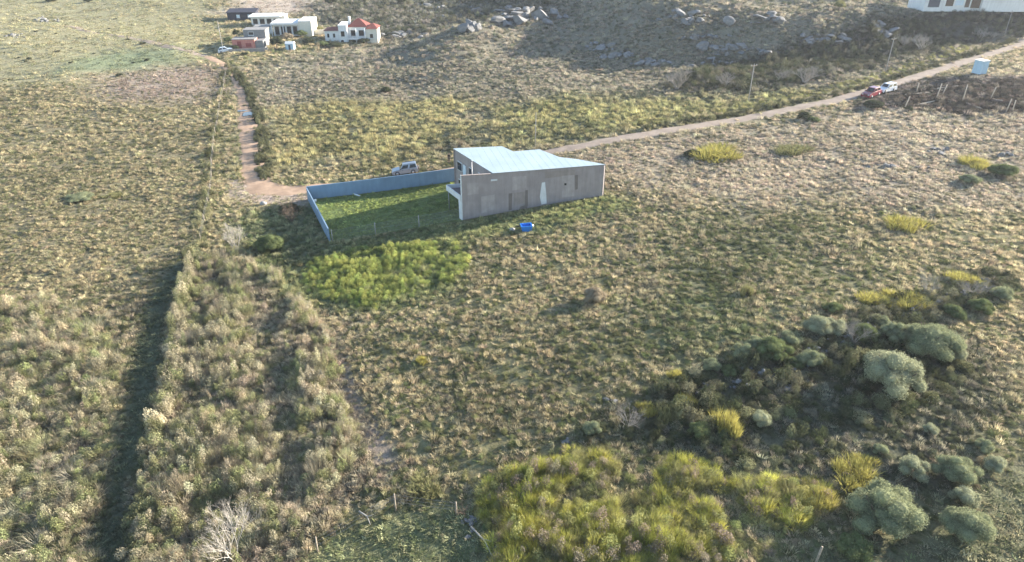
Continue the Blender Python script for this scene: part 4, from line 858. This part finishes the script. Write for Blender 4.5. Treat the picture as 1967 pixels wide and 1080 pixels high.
# red roofed house
r, s = house('red_roof_house', 676, 80, 0.05, 'white two storey house with red tiled roof and balcony above the green bank')
W_ = 100 / s; x0 = -W_ / 2
def hip(name, xa, xb, ya, yb, z, hh, m, par):
    mx = min((xb - xa), (yb - ya)) * .45; o = .35
    V = [(xa - o, ya - o, z), (xb + o, ya - o, z), (xb + o, yb + o, z), (xa - o, yb + o, z), (xa + mx, (ya + yb) / 2, z + hh), (xb - mx, (ya + yb) / 2, z + hh)]
    return meshobj(name, V, [(0, 1, 5, 4), (1, 2, 5), (2, 3, 4, 5), (3, 0, 4), (3, 2, 1, 0)], m, par)
box('left_wing', x0, x0 + W_ * .27, 0, 7, -1.5, 3.4, M['whitewall'], r); hip('roof', x0, x0 + W_ * .27, 0, 7, 3.403, .7, M['redroof'], r)
box('tower', x0 + W_ * .273, x0 + W_ * .43, -.7, 7, -1.5, 5.0, M['whitewall'], r); box('parapet', x0 + W_ * .268, x0 + W_ * .435, -.75, 7.05, 5.003, 5.15, M['whitewall'], r)
box('main_block', x0 + W_ * .433, x0 + W_ * .78, 1.2, 8, -1.5, 4.3, M['whitewall'], r); hip('roof', x0 + W_ * .44, x0 + W_ * .80, 1.2, 8, 4.303, 2.2, M['redroof'], r)
box('right_wing', x0 + W_ * .783, x0 + W_, -.2, 6.5, -1.5, 3.9, M['creamwall'], r); hip('roof', x0 + W_ * .80, x0 + W_, -.2, 6.5, 3.903, 1.3, M['redroof'], r)
for a, b in ((.04, .09), (.15, .20)): win(r, x0 + W_ * a, x0 + W_ * b, 1.2, 2.6)
win(r, x0 + W_ * .31, x0 + W_ * .39, 1.6, 3.4, -.7); win(r, x0 + W_ * .30, x0 + W_ * .36, -.8, .7, -.7, 'glass', 'whitewall', False, 'door')
win(r, x0 + W_ * .48, x0 + W_ * .58, 1.3, 3.4, 1.2); win(r, x0 + W_ * .63, x0 + W_ * .74, 1.3, 3.4, 1.2); win(r, x0 + W_ * .85, x0 + W_ * .92, 1.0, 2.4, -.2)
box('balcony', x0 + W_ * .44, x0 + W_ * .775, -1.0, 1.195, .75, 1.0, M['whitewall'], r)
for k in (.445, .60, .765): tubes('column', [((x0 + W_ * k, -.85, -1.5), (x0 + W_ * k, -.85, 4.2), .12, .12)], M['whitewall'], r, 8)
tubes('rail', [((x0 + W_ * .445, -.95, 1.85), (x0 + W_ * .77, -.95, 1.85), .05, .05)], M['whitewall'], r, 6); box('chimney', x0 + W_ * .44, x0 + W_ * .48, 3, 3.9, 4.5, 7.2, M['whitewall'], r)
# small shed
r, s = house('garden_shed', 557, 97, 0.0, 'tiny pale blue garden shed on the grass below the large white house'); r['category'] = 'shed'
box('wall', -1.2, 1.2, 0, 2, -.3, 1.9, M['hut'], r); meshobj('roof', [(-1.35, -.15, 1.903), (1.35, -.15, 1.903), (1.35, 2.15, 1.903), (-1.35, 2.15, 1.903), (-1.35, 1, 2.5), (1.35, 1, 2.5)], [(0, 1, 5, 4), (2, 3, 4, 5), (0, 4, 3), (1, 2, 5), (3, 2, 1, 0)], M['whitewall'], r); win(r, -.4, .4, 0, 1.7, 0, 'darkdoor', 'hut', False, 'door')
# low wall below the pink house
a, _ = at(440, 101); b, _ = at(515, 98); o = tag(prism('garden_wall', [(a.x, a.y), (b.x, b.y), (b.x, b.y + .25), (a.x, a.y + .25)], [a.z - .5, b.z - .5] * 2, [a.z + .9, b.z + .9, b.z + .9, a.z + .9], M['greywall']), 'low dull grey wall in front of the pink house', 'wall')
# white house at the right edge of the top
r, s = house('white_house', 1862, 24, 0.0, 'white house on the hill at the top right corner with dark garage door', 1.1)
k = 1 / s; X = lambda px: (px - 1862) * k
box('left_block', X(1772), X(1879), 0, 8, -.9, 4.6, M['whitewall'], r); box('right_block', X(1879) + .003, X(2010), -.5, 8, -.9, 4.6, M['whitewall'], r); box('roof', X(1766), X(2015), -1.8, 8.4, 4.603, 4.9, M['greywall'], r)
win(r, X(1778), X(1801), .05, 3.2, 0, 'darkdoor', 'whitewall', False, 'garage_door'); win(r, X(1811), X(1827), .3, 2.8, 0, 'brown', 'whitewall', False, 'door'); win(r, X(1829), X(1846), .5, 2.9, 0, 'curtain'); win(r, X(1848), X(1858), 0, 2.8, 0, 'brown', 'whitewall', False, 'door'); win(r, X(1860), X(1878), -.1, 3.1, 0, 'brown', 'brown', False, 'door')
win(r, X(1903), X(1925), 1.9, 3.2, -.5, 'curtain'); 
for x in (1806, 1827.5, 1859): box('pilaster', X(x) - .12, X(x) + .12, -.14, -.003, -1, 4.5, M['whitewall'], r)

# ------------------------------------------------------------------ bushes, rocks, bare shrubs
LM = {k: leaf_mat('foliage_' + k, 0.3 if k in ('yellow', 'olive') else 0.4, c, 0.35) for k, c in dict(grey_green=(0.28, 0.30, 0.175), pale=(0.34, 0.35, 0.225), green=(0.16, 0.19, 0.085), dark=(0.08, 0.09, 0.05), yellow=(0.45, 0.40, 0.12), olive=(0.27, 0.26, 0.12), dry=(0.36, 0.30, 0.21)).items()}
DOME = []
for i in range(6):
    DOME.append(lobed(5200, 300 + i, 0.02, 14))
for i in range(6): DOME.append(lobed(14000, 330 + i, 0.0125, 26))
STEM = []
for i in range(3):
    rg = random.Random(400 + i); S = []
    for k in range(11):
        a = rg.uniform(0, 6.28); r_ = rg.uniform(.12, .36); S.append(((0.03 * math.cos(a), .03 * math.sin(a), -.05), (r_ * math.cos(a), r_ * math.sin(a), rg.uniform(.35, .62)), .02, .006))
    STEM.append(S)
domecache = {}
SPIKY = []
for i in range(4):
    rg = random.Random(700 + i); V, F = [], []
    for k in range(13):
        a = rg.uniform(0, 6.28); q_ = .40 * math.sqrt(rg.random()); sc_ = rg.uniform(.22, .42); hh_ = rg.uniform(.5, 1.0) * (1 - .6 * q_); v, f = blades(95, 1.0, .9, .030, .6, 720 + 20 * i + k, 3); b = len(V)
        V += [(x * sc_ + q_ * math.cos(a), y * sc_ + q_ * math.sin(a), z * hh_) for x, y, z in v]; F += [tuple(b + j for j in t) for t in f]
    SPIKY.append((V, F))
def bush(px, py, wpx, label, kind='grey_green', hr=0.72, name='bush', group='bushes', cat='bush'):
    dr = ray(px, py); py = py - 0.42 * wpx * float(-dr[2] / np.linalg.norm(dr))
    if kind in ('yellow', 'olive'):
        c, s = at(px, py); w_ = wpx / s; i = random.randrange(4); r = empty(name, c, random.uniform(0, 6.28)); tag(r, label, cat, group)
        if (kind, 'sp', i) not in domecache:
            me = bpy.data.meshes.new('foliage'); me.from_pydata(SPIKY[i][0], [], SPIKY[i][1]); domecache[(kind, 'sp', i)] = me
        f = linkmesh('foliage', domecache[(kind, 'sp', i)], LM[kind], r); f.scale = (w_ * 1.15, w_ * random.uniform(.8, 1.0), w_ * hr * 1.15)
        st = linkmesh('stems', domecache[('s', 0)], M['darktwig'], r) if ('s', 0) in domecache else tubes('stems', STEM[0], M['darktwig'], r, 5); domecache[('s', 0)] = st.data
        st.scale = (w_ * .8, w_ * .8, w_ * hr * .8); return r
    c, s = at(px, py); w_ = 0.84 * wpx / s; i = random.randrange(6) + (6 if wpx / s > 3 else 0); hr = hr * .92; r = empty(name, c, random.uniform(0, 6.28)); tag(r, label, cat, group)
    hh = w_ * hr / 0.86
    if (kind, i) not in domecache:
        me = bpy.data.meshes.new('foliage'); me.from_pydata(*[DOME[i][0], [], DOME[i][1]]); domecache[(kind, i)] = me
    f = linkmesh('foliage', domecache[(kind, i)], LM[kind], r); f.scale = (w_ * 1.08, w_ * random.uniform(.92, 1.15), hh)
    j = random.randrange(3)
    if ('s', j) not in domecache:
        st = tubes('stems', STEM[j], M['darktwig'], r, 5); domecache[('s', j)] = st.data
    else: st = linkmesh('stems', domecache[('s', j)], M['darktwig'], r)
    st.scale = (w_, w_, hh); return r
B = bush
G1 = 'grey green bushes at lower right'
for a in [(1690, 1050, 168, 'largest near round grey green bush, bottom right'), (1640, 1085, 85, 'smaller dark bush in front of the largest near bush', 'green'), (1852, 1058, 118, 'tall oval grey green bush in the bottom right corner'),
          (1833, 942, 98, 'round grey green bush above the bottom right corner bush'), (1752, 930, 78, 'paler bush just left of the round bush', 'pale'), (1850, 985, 74, 'low pale bush between two larger bushes at bottom right', 'pale'),
          (1908, 912, 52, 'small bush near the right edge, right of the round bush', 'pale'), (1888, 876, 48, 'small dark grey bush above the one near the right edge'), (1706, 778, 158, 'wide dome shaped pale bush standing alone at mid right', 'pale'),
          (1785, 705, 130, 'wide sprawling grey green bush behind the pale dome bush'), (1718, 668, 76, 'rounded bush left of the sprawling bush, touching it'), (1570, 655, 72, 'grey green bush at the middle of the stone wall row', 'pale'),
          (1518, 672, 56, 'bush next left of the middle one in the stone wall row'), (1483, 705, 84, 'large dull bush in the stone wall row', 'green'), (1427, 700, 62, 'round bush second from the left end of the row'), (1368, 722, 48, 'leftmost round bush of the row, bluish green'),
          (1556, 714, 62, 'bush below the stone wall row, sunlit on its right'), (1342, 850, 60, 'bluish green bush at the edge of the yellow weeds', 'green'), (1136, 842, 46, 'small bluish bush beside a grey leafless shrub'),
          (1462, 828, 54, 'pale small bush right of the yellow weeds', 'pale'), (1784, 838, 38, 'small pale bush in the middle of the right slope', 'pale'), (1690, 880, 40, 'small bush in open ground above the largest near bush'),
          (1922, 580, 52, 'bush at the right edge above the stone wall'), (1925, 345, 70, 'dark green bush at the right edge of the upper field', 'green', .5), (1862, 358, 52, 'grey bush left of the dark one at the right edge', 'grey_green', .5),
          (1745, 215, 20, 'tiny bush below the building plot', 'dark'), (1452, 684, 58, 'bush between the second round bush and the large dull bush'), (1600, 648, 58, 'bush right of the middle one in the stone wall row', 'pale'), (1660, 664, 66, 'dull bush left of the rounded one that touches the sprawling bush', 'green'),
          (1750, 662, 60, 'bush rising behind the sprawling bush', 'pale'), (1826, 700, 64, 'bush at the right end of the sprawling bush', 'pale'), (1400, 728, 40, 'small bush between the two leftmost round bushes', 'green'), (1520, 716, 46, 'low bush left of the sunlit bush below the row', 'green'), (1690, 632, 44, 'small bush on the far side of the stone wall, below the yellow pair'), (1880, 610, 60, 'dull bush below the wall near the right edge', 'green'), (1830, 618, 50, 'bush left of the dull one below the wall', 'green'), (1600, 605, 44, 'dark bush left of the yellow pair', 'green', .5)]:
    B(*a, **({}) ) if len(a) > 4 else B(a[0], a[1], a[2], a[3])
for o in [o for o in COL.objects if o.name.startswith('bush') and o.get('group') == 'bushes']: o['group'] = G1
G2 = 'single bushes in the fields and on the slopes'
for px, py, w_, lb, kd, hr in [(520, 492, 66, 'dark green bush left of the yard near corner', 'green', .7), (742, 180, 26, 'dark round bush alone on the slope behind the yard', 'dark', .6), (1143, 590, 56, 'dry brown bush casting a long shadow in the middle field', 'dry', .75),
        (1432, 572, 28, 'small upright bush with a long shadow in the right field', 'olive', 1.1), (1375, 312, 96, 'wide low yellow green mound right of the building', 'yellow', .3), (1330, 306, 40, 'dark bush left of the wide yellow mound', 'dark', .5),
        (1525, 302, 74, 'wide dark olive mound in the upper right field', 'olive', .28), (1733, 447, 78, 'bright yellow bush in the right field', 'yellow', .35), (1868, 322, 62, 'yellow bush in the upper right field', 'yellow', .35), (1850, 552, 66, 'orange yellow bush above the stone wall near right edge', 'yellow', .35),
        (1735, 594, 74, 'right half of the yellow bush pair above the stone wall', 'yellow', .38), (1676, 592, 62, 'left half of the yellow bush pair above the stone wall', 'yellow', .38), (1545, 232, 34, 'dark bush below the road left of the red car', 'dark', .6), (1562, 236, 30, 'low green bush beside the dark one below the road', 'green', .4),
        (1675, 212, 46, 'dark bush standing in for the shadow mass by the dark red car', 'dark', .5), (1300, 735, 34, 'yellow bush left of the bush row', 'yellow', .7), (1318, 790, 50, 'yellow bush above the yellow weeds', 'yellow', .6), (1395, 840, 66, 'bright yellow weeds bush right of the bluish bush', 'yellow', .8), (1290, 815, 60, 'olive yellow bush left of the bluish bush', 'olive', .7),  # the dark bush by the red car stands in for a shadow
        (1660, 905, 50, 'yellow bush between the thicket and the pale bushes', 'yellow', .5), (1640, 935, 90, 'low yellow fringe bush at the right end of the thicket', 'yellow', .35), (1575, 985, 64, 'bright yellow bush at the right tip of the yellow thicket', 'yellow', .8),
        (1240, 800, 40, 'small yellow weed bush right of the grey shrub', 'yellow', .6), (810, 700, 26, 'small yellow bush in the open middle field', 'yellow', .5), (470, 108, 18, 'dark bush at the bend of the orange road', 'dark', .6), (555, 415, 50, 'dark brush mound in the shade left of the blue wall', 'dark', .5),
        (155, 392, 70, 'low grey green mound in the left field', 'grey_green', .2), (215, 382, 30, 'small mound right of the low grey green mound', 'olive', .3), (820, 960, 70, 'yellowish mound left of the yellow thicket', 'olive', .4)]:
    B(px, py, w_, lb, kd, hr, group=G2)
G3 = 'small dark bushes dotted over the green far slope'
for px, py, w_ in [(56, 115, 12), (18, 155, 8), (181, 105, 9), (141, 120, 8), (135, 122, 8), (283, 118, 14), (256, 122, 8), (36, 112, 7), (50, 120, 8), (112, 100, 9), (230, 148, 18), (108, 66, 8), (70, 62, 10), (222, 38, 8), (210, 56, 7), (246, 78, 10), (275, 86, 14), (100, 5, 30), (170, 5, 20), (8, 156, 6), (165, 75, 6)]:
    B(px, py, w_, 'small dark bush dotting the green far slope at top left', 'dark', .5, group=G3)
G4 = 'garden trees of the far houses'
def tree(px, py, wpx, hm, label, kind):
    c, s = at(px, py); w_ = wpx / s; r = empty('garden_tree', c, random.uniform(0, 6)); tag(r, label, 'tree', G4)
    i = random.randrange(6)
    if (kind, i) not in domecache:
        me = bpy.data.meshes.new('foliage'); me.from_pydata(*[DOME[i][0], [], DOME[i][1]]); domecache[(kind, i)] = me
    f = linkmesh('crown', domecache[(kind, i)], LM[kind], r); f.scale = (w_, w_ * random.uniform(.8, 1.1), hm * .85); f.location = (0, 0, hm * .2); tubes('trunk', [((0, 0, -.3), (.1, 0, hm * .5), .16, .09), ((.05, 0, hm * .3), (w_ * .2, .1, hm * .55), .08, .04), ((.05, 0, hm * .3), (-w_ * .2, .1, hm * .55), .08, .04)], M['darktwig'], r, 6)
for a in [(532, 92, 30, 4.0, 'dark tree right of the pink house', 'dark'), (512, 84, 20, 4.5, 'narrow dark tree behind the pink house', 'dark'), (578, 72, 26, 3.0, 'bushy tree in front of the cream end block', 'green'), (552, 80, 26, 3.2, 'reddish brown tree below the large white house', 'dry'), (455, 72, 14, 3.2, 'small dark tree left of the grey upper block', 'dark'), (440, 84, 20, 2.6, 'dark bushy tree left of the pink front', 'green'), (452, 98, 18, 2.2, 'dark shrub tree by the white car', 'dark'),
          (615, 62, 16, 2.6, 'small olive tree between the white houses', 'olive'), (595, 86, 30, 2.4, 'low dark tree on the green bank', 'dark'), (640, 92, 40, 2.0, 'wide dark shrub on the green bank below the red roofed house', 'dark'), (700, 84, 24, 2.2, 'dark shrub under the balcony of the red roofed house', 'dark'), (620, 90, 30, 2.0, 'dark shrub in the middle of the green bank', 'green'), (636, 12, 26, 5, 'dark tree on the far hill above the red roofed house', 'dark'), (772, 10, 24, 4.5, 'dark tree at the very top of the far hill', 'dark'), (1900, 22, 12, 2.4, 'small pointed dark shrub tree before the top right house', 'dark'), (1610, 22, 26, 3.4, 'round tree on the slope left of the top right house', 'olive')]: tree(*a)

# bare shrubs: forking twigs
def twigs(seed, n0, depth, spread, up=0.5, thick=0.03):
    rg = random.Random(seed); S = []
    def grow(p, d, l, r, k):
        q = p + d * l; S.append((tuple(p), tuple(q), r, r * .62))
        if k == 0: return
        for _ in range(rg.choice((2, 3, 3))):
            nd = (d + Vector((rg.uniform(-1, 1), rg.uniform(-1, 1), rg.uniform(-.35, .75))) * spread).normalized(); grow(q, nd, l * rg.uniform(.55, .85), r * .6, k - 1)
    for _ in range(n0):
        a = rg.uniform(0, 6.28); grow(Vector((rg.uniform(-.05, .05), rg.uniform(-.05, .05), -.03)), Vector((math.cos(a) * up, math.sin(a) * up, 1)).normalized(), .34 * rg.uniform(.7, 1.1), thick, depth)
    return S
def bare(px, py, wpx, label, m='twig', n0=6, depth=4, hr=0.8, name='bare_shrub', cat='shrub', group='leafless shrubs', spread=.75, up=.6, thick=.014):
    c, s = at(px, py); w_ = wpx / s; r = empty(name, c); tag(r, label, cat, group)
    thick = thick * (1.7 if py < 200 else 1.0)
    S = twigs(int(px * 7 + py), n0, depth, spread, up, thick); mx = max(max(abs(q[0]), abs(q[1])) for _, q, _, _ in S); mz = max(q[2] for _, q, _, _ in S); kx = w_ / 2 / mx; kz = w_ * hr / mz
    sc = lambda v: (v[0] * kx, v[1] * kx, v[2] * kz)
    main = [q for q in S if q[2] > thick * .35]; fine = [q for q in S if q[2] <= thick * .35]; kk = (kx + kz) / 2
    tubes('branches', [(sc(p), sc(q), a * kk, b * kk) for p, q, a, b in main], M[m], r, 5)
    tag(tubes('twigs', [(sc(p), sc(q), a * kk, b * kk) for p, q, a, b in fine], M[m], r, 3), kind='stuff')
bare(452, 1080, 150, 'pale leafless bushy tree at the bottom left', 'paletwig', 6, 6, 1.0, 'bare_tree', 'tree', 'leafless shrubs', .62, .4, .013)
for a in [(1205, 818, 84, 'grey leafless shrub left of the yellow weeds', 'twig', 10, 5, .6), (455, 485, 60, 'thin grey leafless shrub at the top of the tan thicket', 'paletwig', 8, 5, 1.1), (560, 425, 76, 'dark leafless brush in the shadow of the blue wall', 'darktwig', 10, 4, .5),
          (1640, 660, 80, 'grey brown leafless shrub within the bush row', 'twig', 10, 5, .7), (1780, 565, 60, 'pale leafless shrub right of the yellow bush pair', 'paletwig', 8, 5, .9), (1870, 570, 90, 'wide grey leafless shrub on the stone wall', 'twig', 10, 5, .5), (1300, 172, 72, 'grey leafless shrub on the slope, left of the pair by the pole', 'twig', 10, 5, .6),
          (1392, 168, 48, 'grey leafless shrub close left of the roadside pole', 'twig', 9, 5, .6), (1545, 160, 70, 'wide greyish leafless shrub above the road', 'twig', 10, 5, .5), (1498, 158, 44, 'small leafless shrub right of the roadside pole', 'twig', 9, 5, .6), (1768, 98, 56, 'pale leafless shrub pair on the dark hillside, right one', 'paletwig', 10, 5, .6), (1735, 90, 40, 'pale leafless shrub pair on the dark hillside, left one', 'paletwig', 9, 5, .6),
          (1882, 76, 40, 'rounded pale leafless shrub below the right house', 'paletwig', 10, 5, .6), (1906, 74, 26, 'small pale leafless shrub right of the rounded one', 'paletwig', 9, 5, .5), (240, 165, 26, 'dark leafless shrub at the foot of the green slope', 'darktwig', 9, 4, .7), (890, 985, 60, 'dark dead branches at the left tip of the yellow thicket', 'darktwig', 7, 4, .5)]: bare(*a)
def limb(px, py, qx, qy, label):
    a, _ = at(px, py); b, _ = at(qx, qy); d = b - a; o = tubes('dead_branch', [((0, 0, .15), tuple(d * .6 + Vector((.1, .1, .35))), .06, .045), (tuple(d * .6 + Vector((.1, .1, .35))), tuple(d + Vector((0, 0, .2))), .045, .02), (tuple(d * .5 + Vector((.1, .1, .3))), tuple(d * .7 + Vector((.4, .1, .6))), .03, .012)], M['paletwig'], None, 6); o.location = a; tag(o, label, 'branch')
limb(690, 985, 712, 1012, 'pale dead branch lying at the left edge of the bottom turf'); limb(905, 1015, 945, 1072, 'long pale dead branch lying along the bottom turf')

# rocks
ROCK = []
for i in range(5):
    bm = bmesh.new(); bmesh.ops.create_icosphere(bm, subdivisions=3, radius=1); rg = random.Random(500 + i); C = [(Vector((rg.gauss(0, 1), rg.gauss(0, 1), rg.gauss(0, 1))).normalized(), rg.uniform(.35, .8)) for _ in range(12)]
    for v in bm.verts:
        for n_, d in C:
            k = v.co.dot(n_)
            if k > d: v.co -= n_ * (k - d)
    me = bpy.data.meshes.new('rock'); bm.to_mesh(me); bm.free(); ROCK.append(me)
def outcrop(px, py, wpx, hpx, n, label, smax=1.4, group='rock outcrops on the hill', name='rock_outcrop', cat='rocks', pts=None):
    c, s = at(px, py); r = empty(name, c); tag(r, label, cat, group); k = 0; n = int(n * (2.3 if py < 130 else 1.6)); smax *= (.85 if py < 130 else .7)
    while k < n:
        qx = px + random.gauss(0, wpx / 4); qy = py + random.gauss(0, hpx / 4); d, _ = at(qx, qy); z = smax * random.uniform(.3, 1) ** 1.3
        o = linkmesh('rock', ROCK[random.randrange(5)], M['rock'], r); o.location = d - c + Vector((0, 0, z * .28)); o.scale = (z * random.uniform(.8, 1.7), z * random.uniform(.8, 1.5), z * random.uniform(.4, .75)); o.rotation_euler = (random.uniform(-.4, .4), random.uniform(-.4, .4), random.uniform(0, 6.28)); k += 1
for a in [(1000, 34, 150, 26, 16, 'largest grey outcrop on the far ridge top', 3.6), (905, 56, 60, 14, 8, 'rock outcrop lower left on the far ridge', 2.6), (765, 68, 70, 14, 9, 'rocks at the foot of the ridge right of the red roofed house', 2.0), (1152, 92, 50, 14, 7, 'rocks in the middle of the pale slope', 1.7), (1195, 106, 50, 14, 7, 'rocks just right of the mid slope group', 1.5),
          (1250, 122, 70, 18, 8, 'rocks beside a dark bush above the yellow band', 1.8), (1320, 40, 110, 34, 12, 'bluish rocks near the hill top right of centre', 2.2), (1400, 98, 110, 30, 14, 'rock field above the roadside pole', 1.8), (1380, 125, 70, 14, 8, 'rocks just above the leafless shrubs', 1.4), (1590, 80, 110, 24, 12, 'pale bluish rock slabs on the dark hillside, left', 1.6), (1695, 62, 50, 22, 7, 'pale rock slabs in the middle of the dark hillside', 1.8), (1350, 72, 80, 14, 8, 'flat rocks below the bluish hill top rocks', 1.4),
          (90, 40, 60, 10, 8, 'pale stones on the far green slope', 1.4), (30, 70, 60, 10, 6, 'pale stones at the left edge of the far slope', 1.1), (1800, 290, 52, 12, 8, 'dark grey rocks in the upper right field, middle group', 1.0), (1700, 322, 50, 12, 7, 'dark grey rocks in the upper right field, left group', .9), (1770, 324, 36, 8, 5, 'low rocks between the two upper right groups', .8), (1930, 298, 50, 10, 6, 'rocks at the right edge of the upper field', 1.0), (840, 25, 120, 20, 9, 'scattered rocks behind the ridge at the top', 2.0), (1480, 40, 80, 24, 8, 'rocks among scrub left of the top right house', 1.6), (1085, 850, 18, 8, 4, 'few pale stones left of the bluish bush', .5), (905, 1000, 40, 50, 8, 'pale stones at the corner of the bottom turf', .45), (1510, 745, 40, 14, 4, 'pale flat stones above the pale dome bush', .5), (1170, 770, 26, 10, 4, 'grey stones behind the grey leafless shrub', .6)]:
    outcrop(*a)
# tumbled stone wall through the bush row
WL = P([(1290, 775), (1390, 738), (1490, 715), (1590, 672), (1690, 618), (1780, 588), (1850, 562), (1915, 530)]); WL = np.array(WL); Lc = np.r_[0, np.cumsum(np.hypot(*np.diff(WL, axis=0).T))]
c0 = Vector((WL[0][0], WL[0][1], hz(*WL[0]))); sw = empty('stone_wall', c0); tag(sw, 'tumbled dry stone wall running through the bush row at right', 'wall')
for k in range(120):
    u = random.uniform(0, Lc[-1]); x = float(np.interp(u, Lc, WL[:, 0])) + random.gauss(0, .5); y = float(np.interp(u, Lc, WL[:, 1])) + random.gauss(0, .55); z = random.uniform(.10, .30); o = linkmesh('stone', ROCK[k % 5], M['rock'], sw)
    o.location = Vector((x, y, hz(x, y) + random.uniform(0.05, .45))) - c0; o.scale = (z * random.uniform(.8, 1.5), z, z * .75); o.rotation_euler = (random.uniform(-.5, .5), random.uniform(-.5, .5), random.uniform(0, 6))

# ------------------------------------------------------------------ haze over the whole valley
ztop = max(float(gz.max()), CAM_H) + 3; zbot = float(gz.min()) - 1
hzb = box('haze', -1780, 1780, -1780, 1780, zbot, ztop, None); hm = bpy.data.materials.new('valley_haze'); hm.use_nodes = True; t = hm.node_tree; t.nodes.clear()
vo = node(t, 'ShaderNodeOutputMaterial'); pv = node(t, 'ShaderNodeVolumePrincipled'); pv.inputs['Color'].default_value = (0.86, 0.90, 1.0, 1); pv.inputs['Density'].default_value = 0.00017; pv.inputs['Anisotropy'].default_value = 0.3
t.links.new(pv.outputs[0], vo.inputs['Volume']); hzb.data.materials.append(hm); tag(hzb, 'thin pale blue haze over the valley', 'haze', kind='stuff')
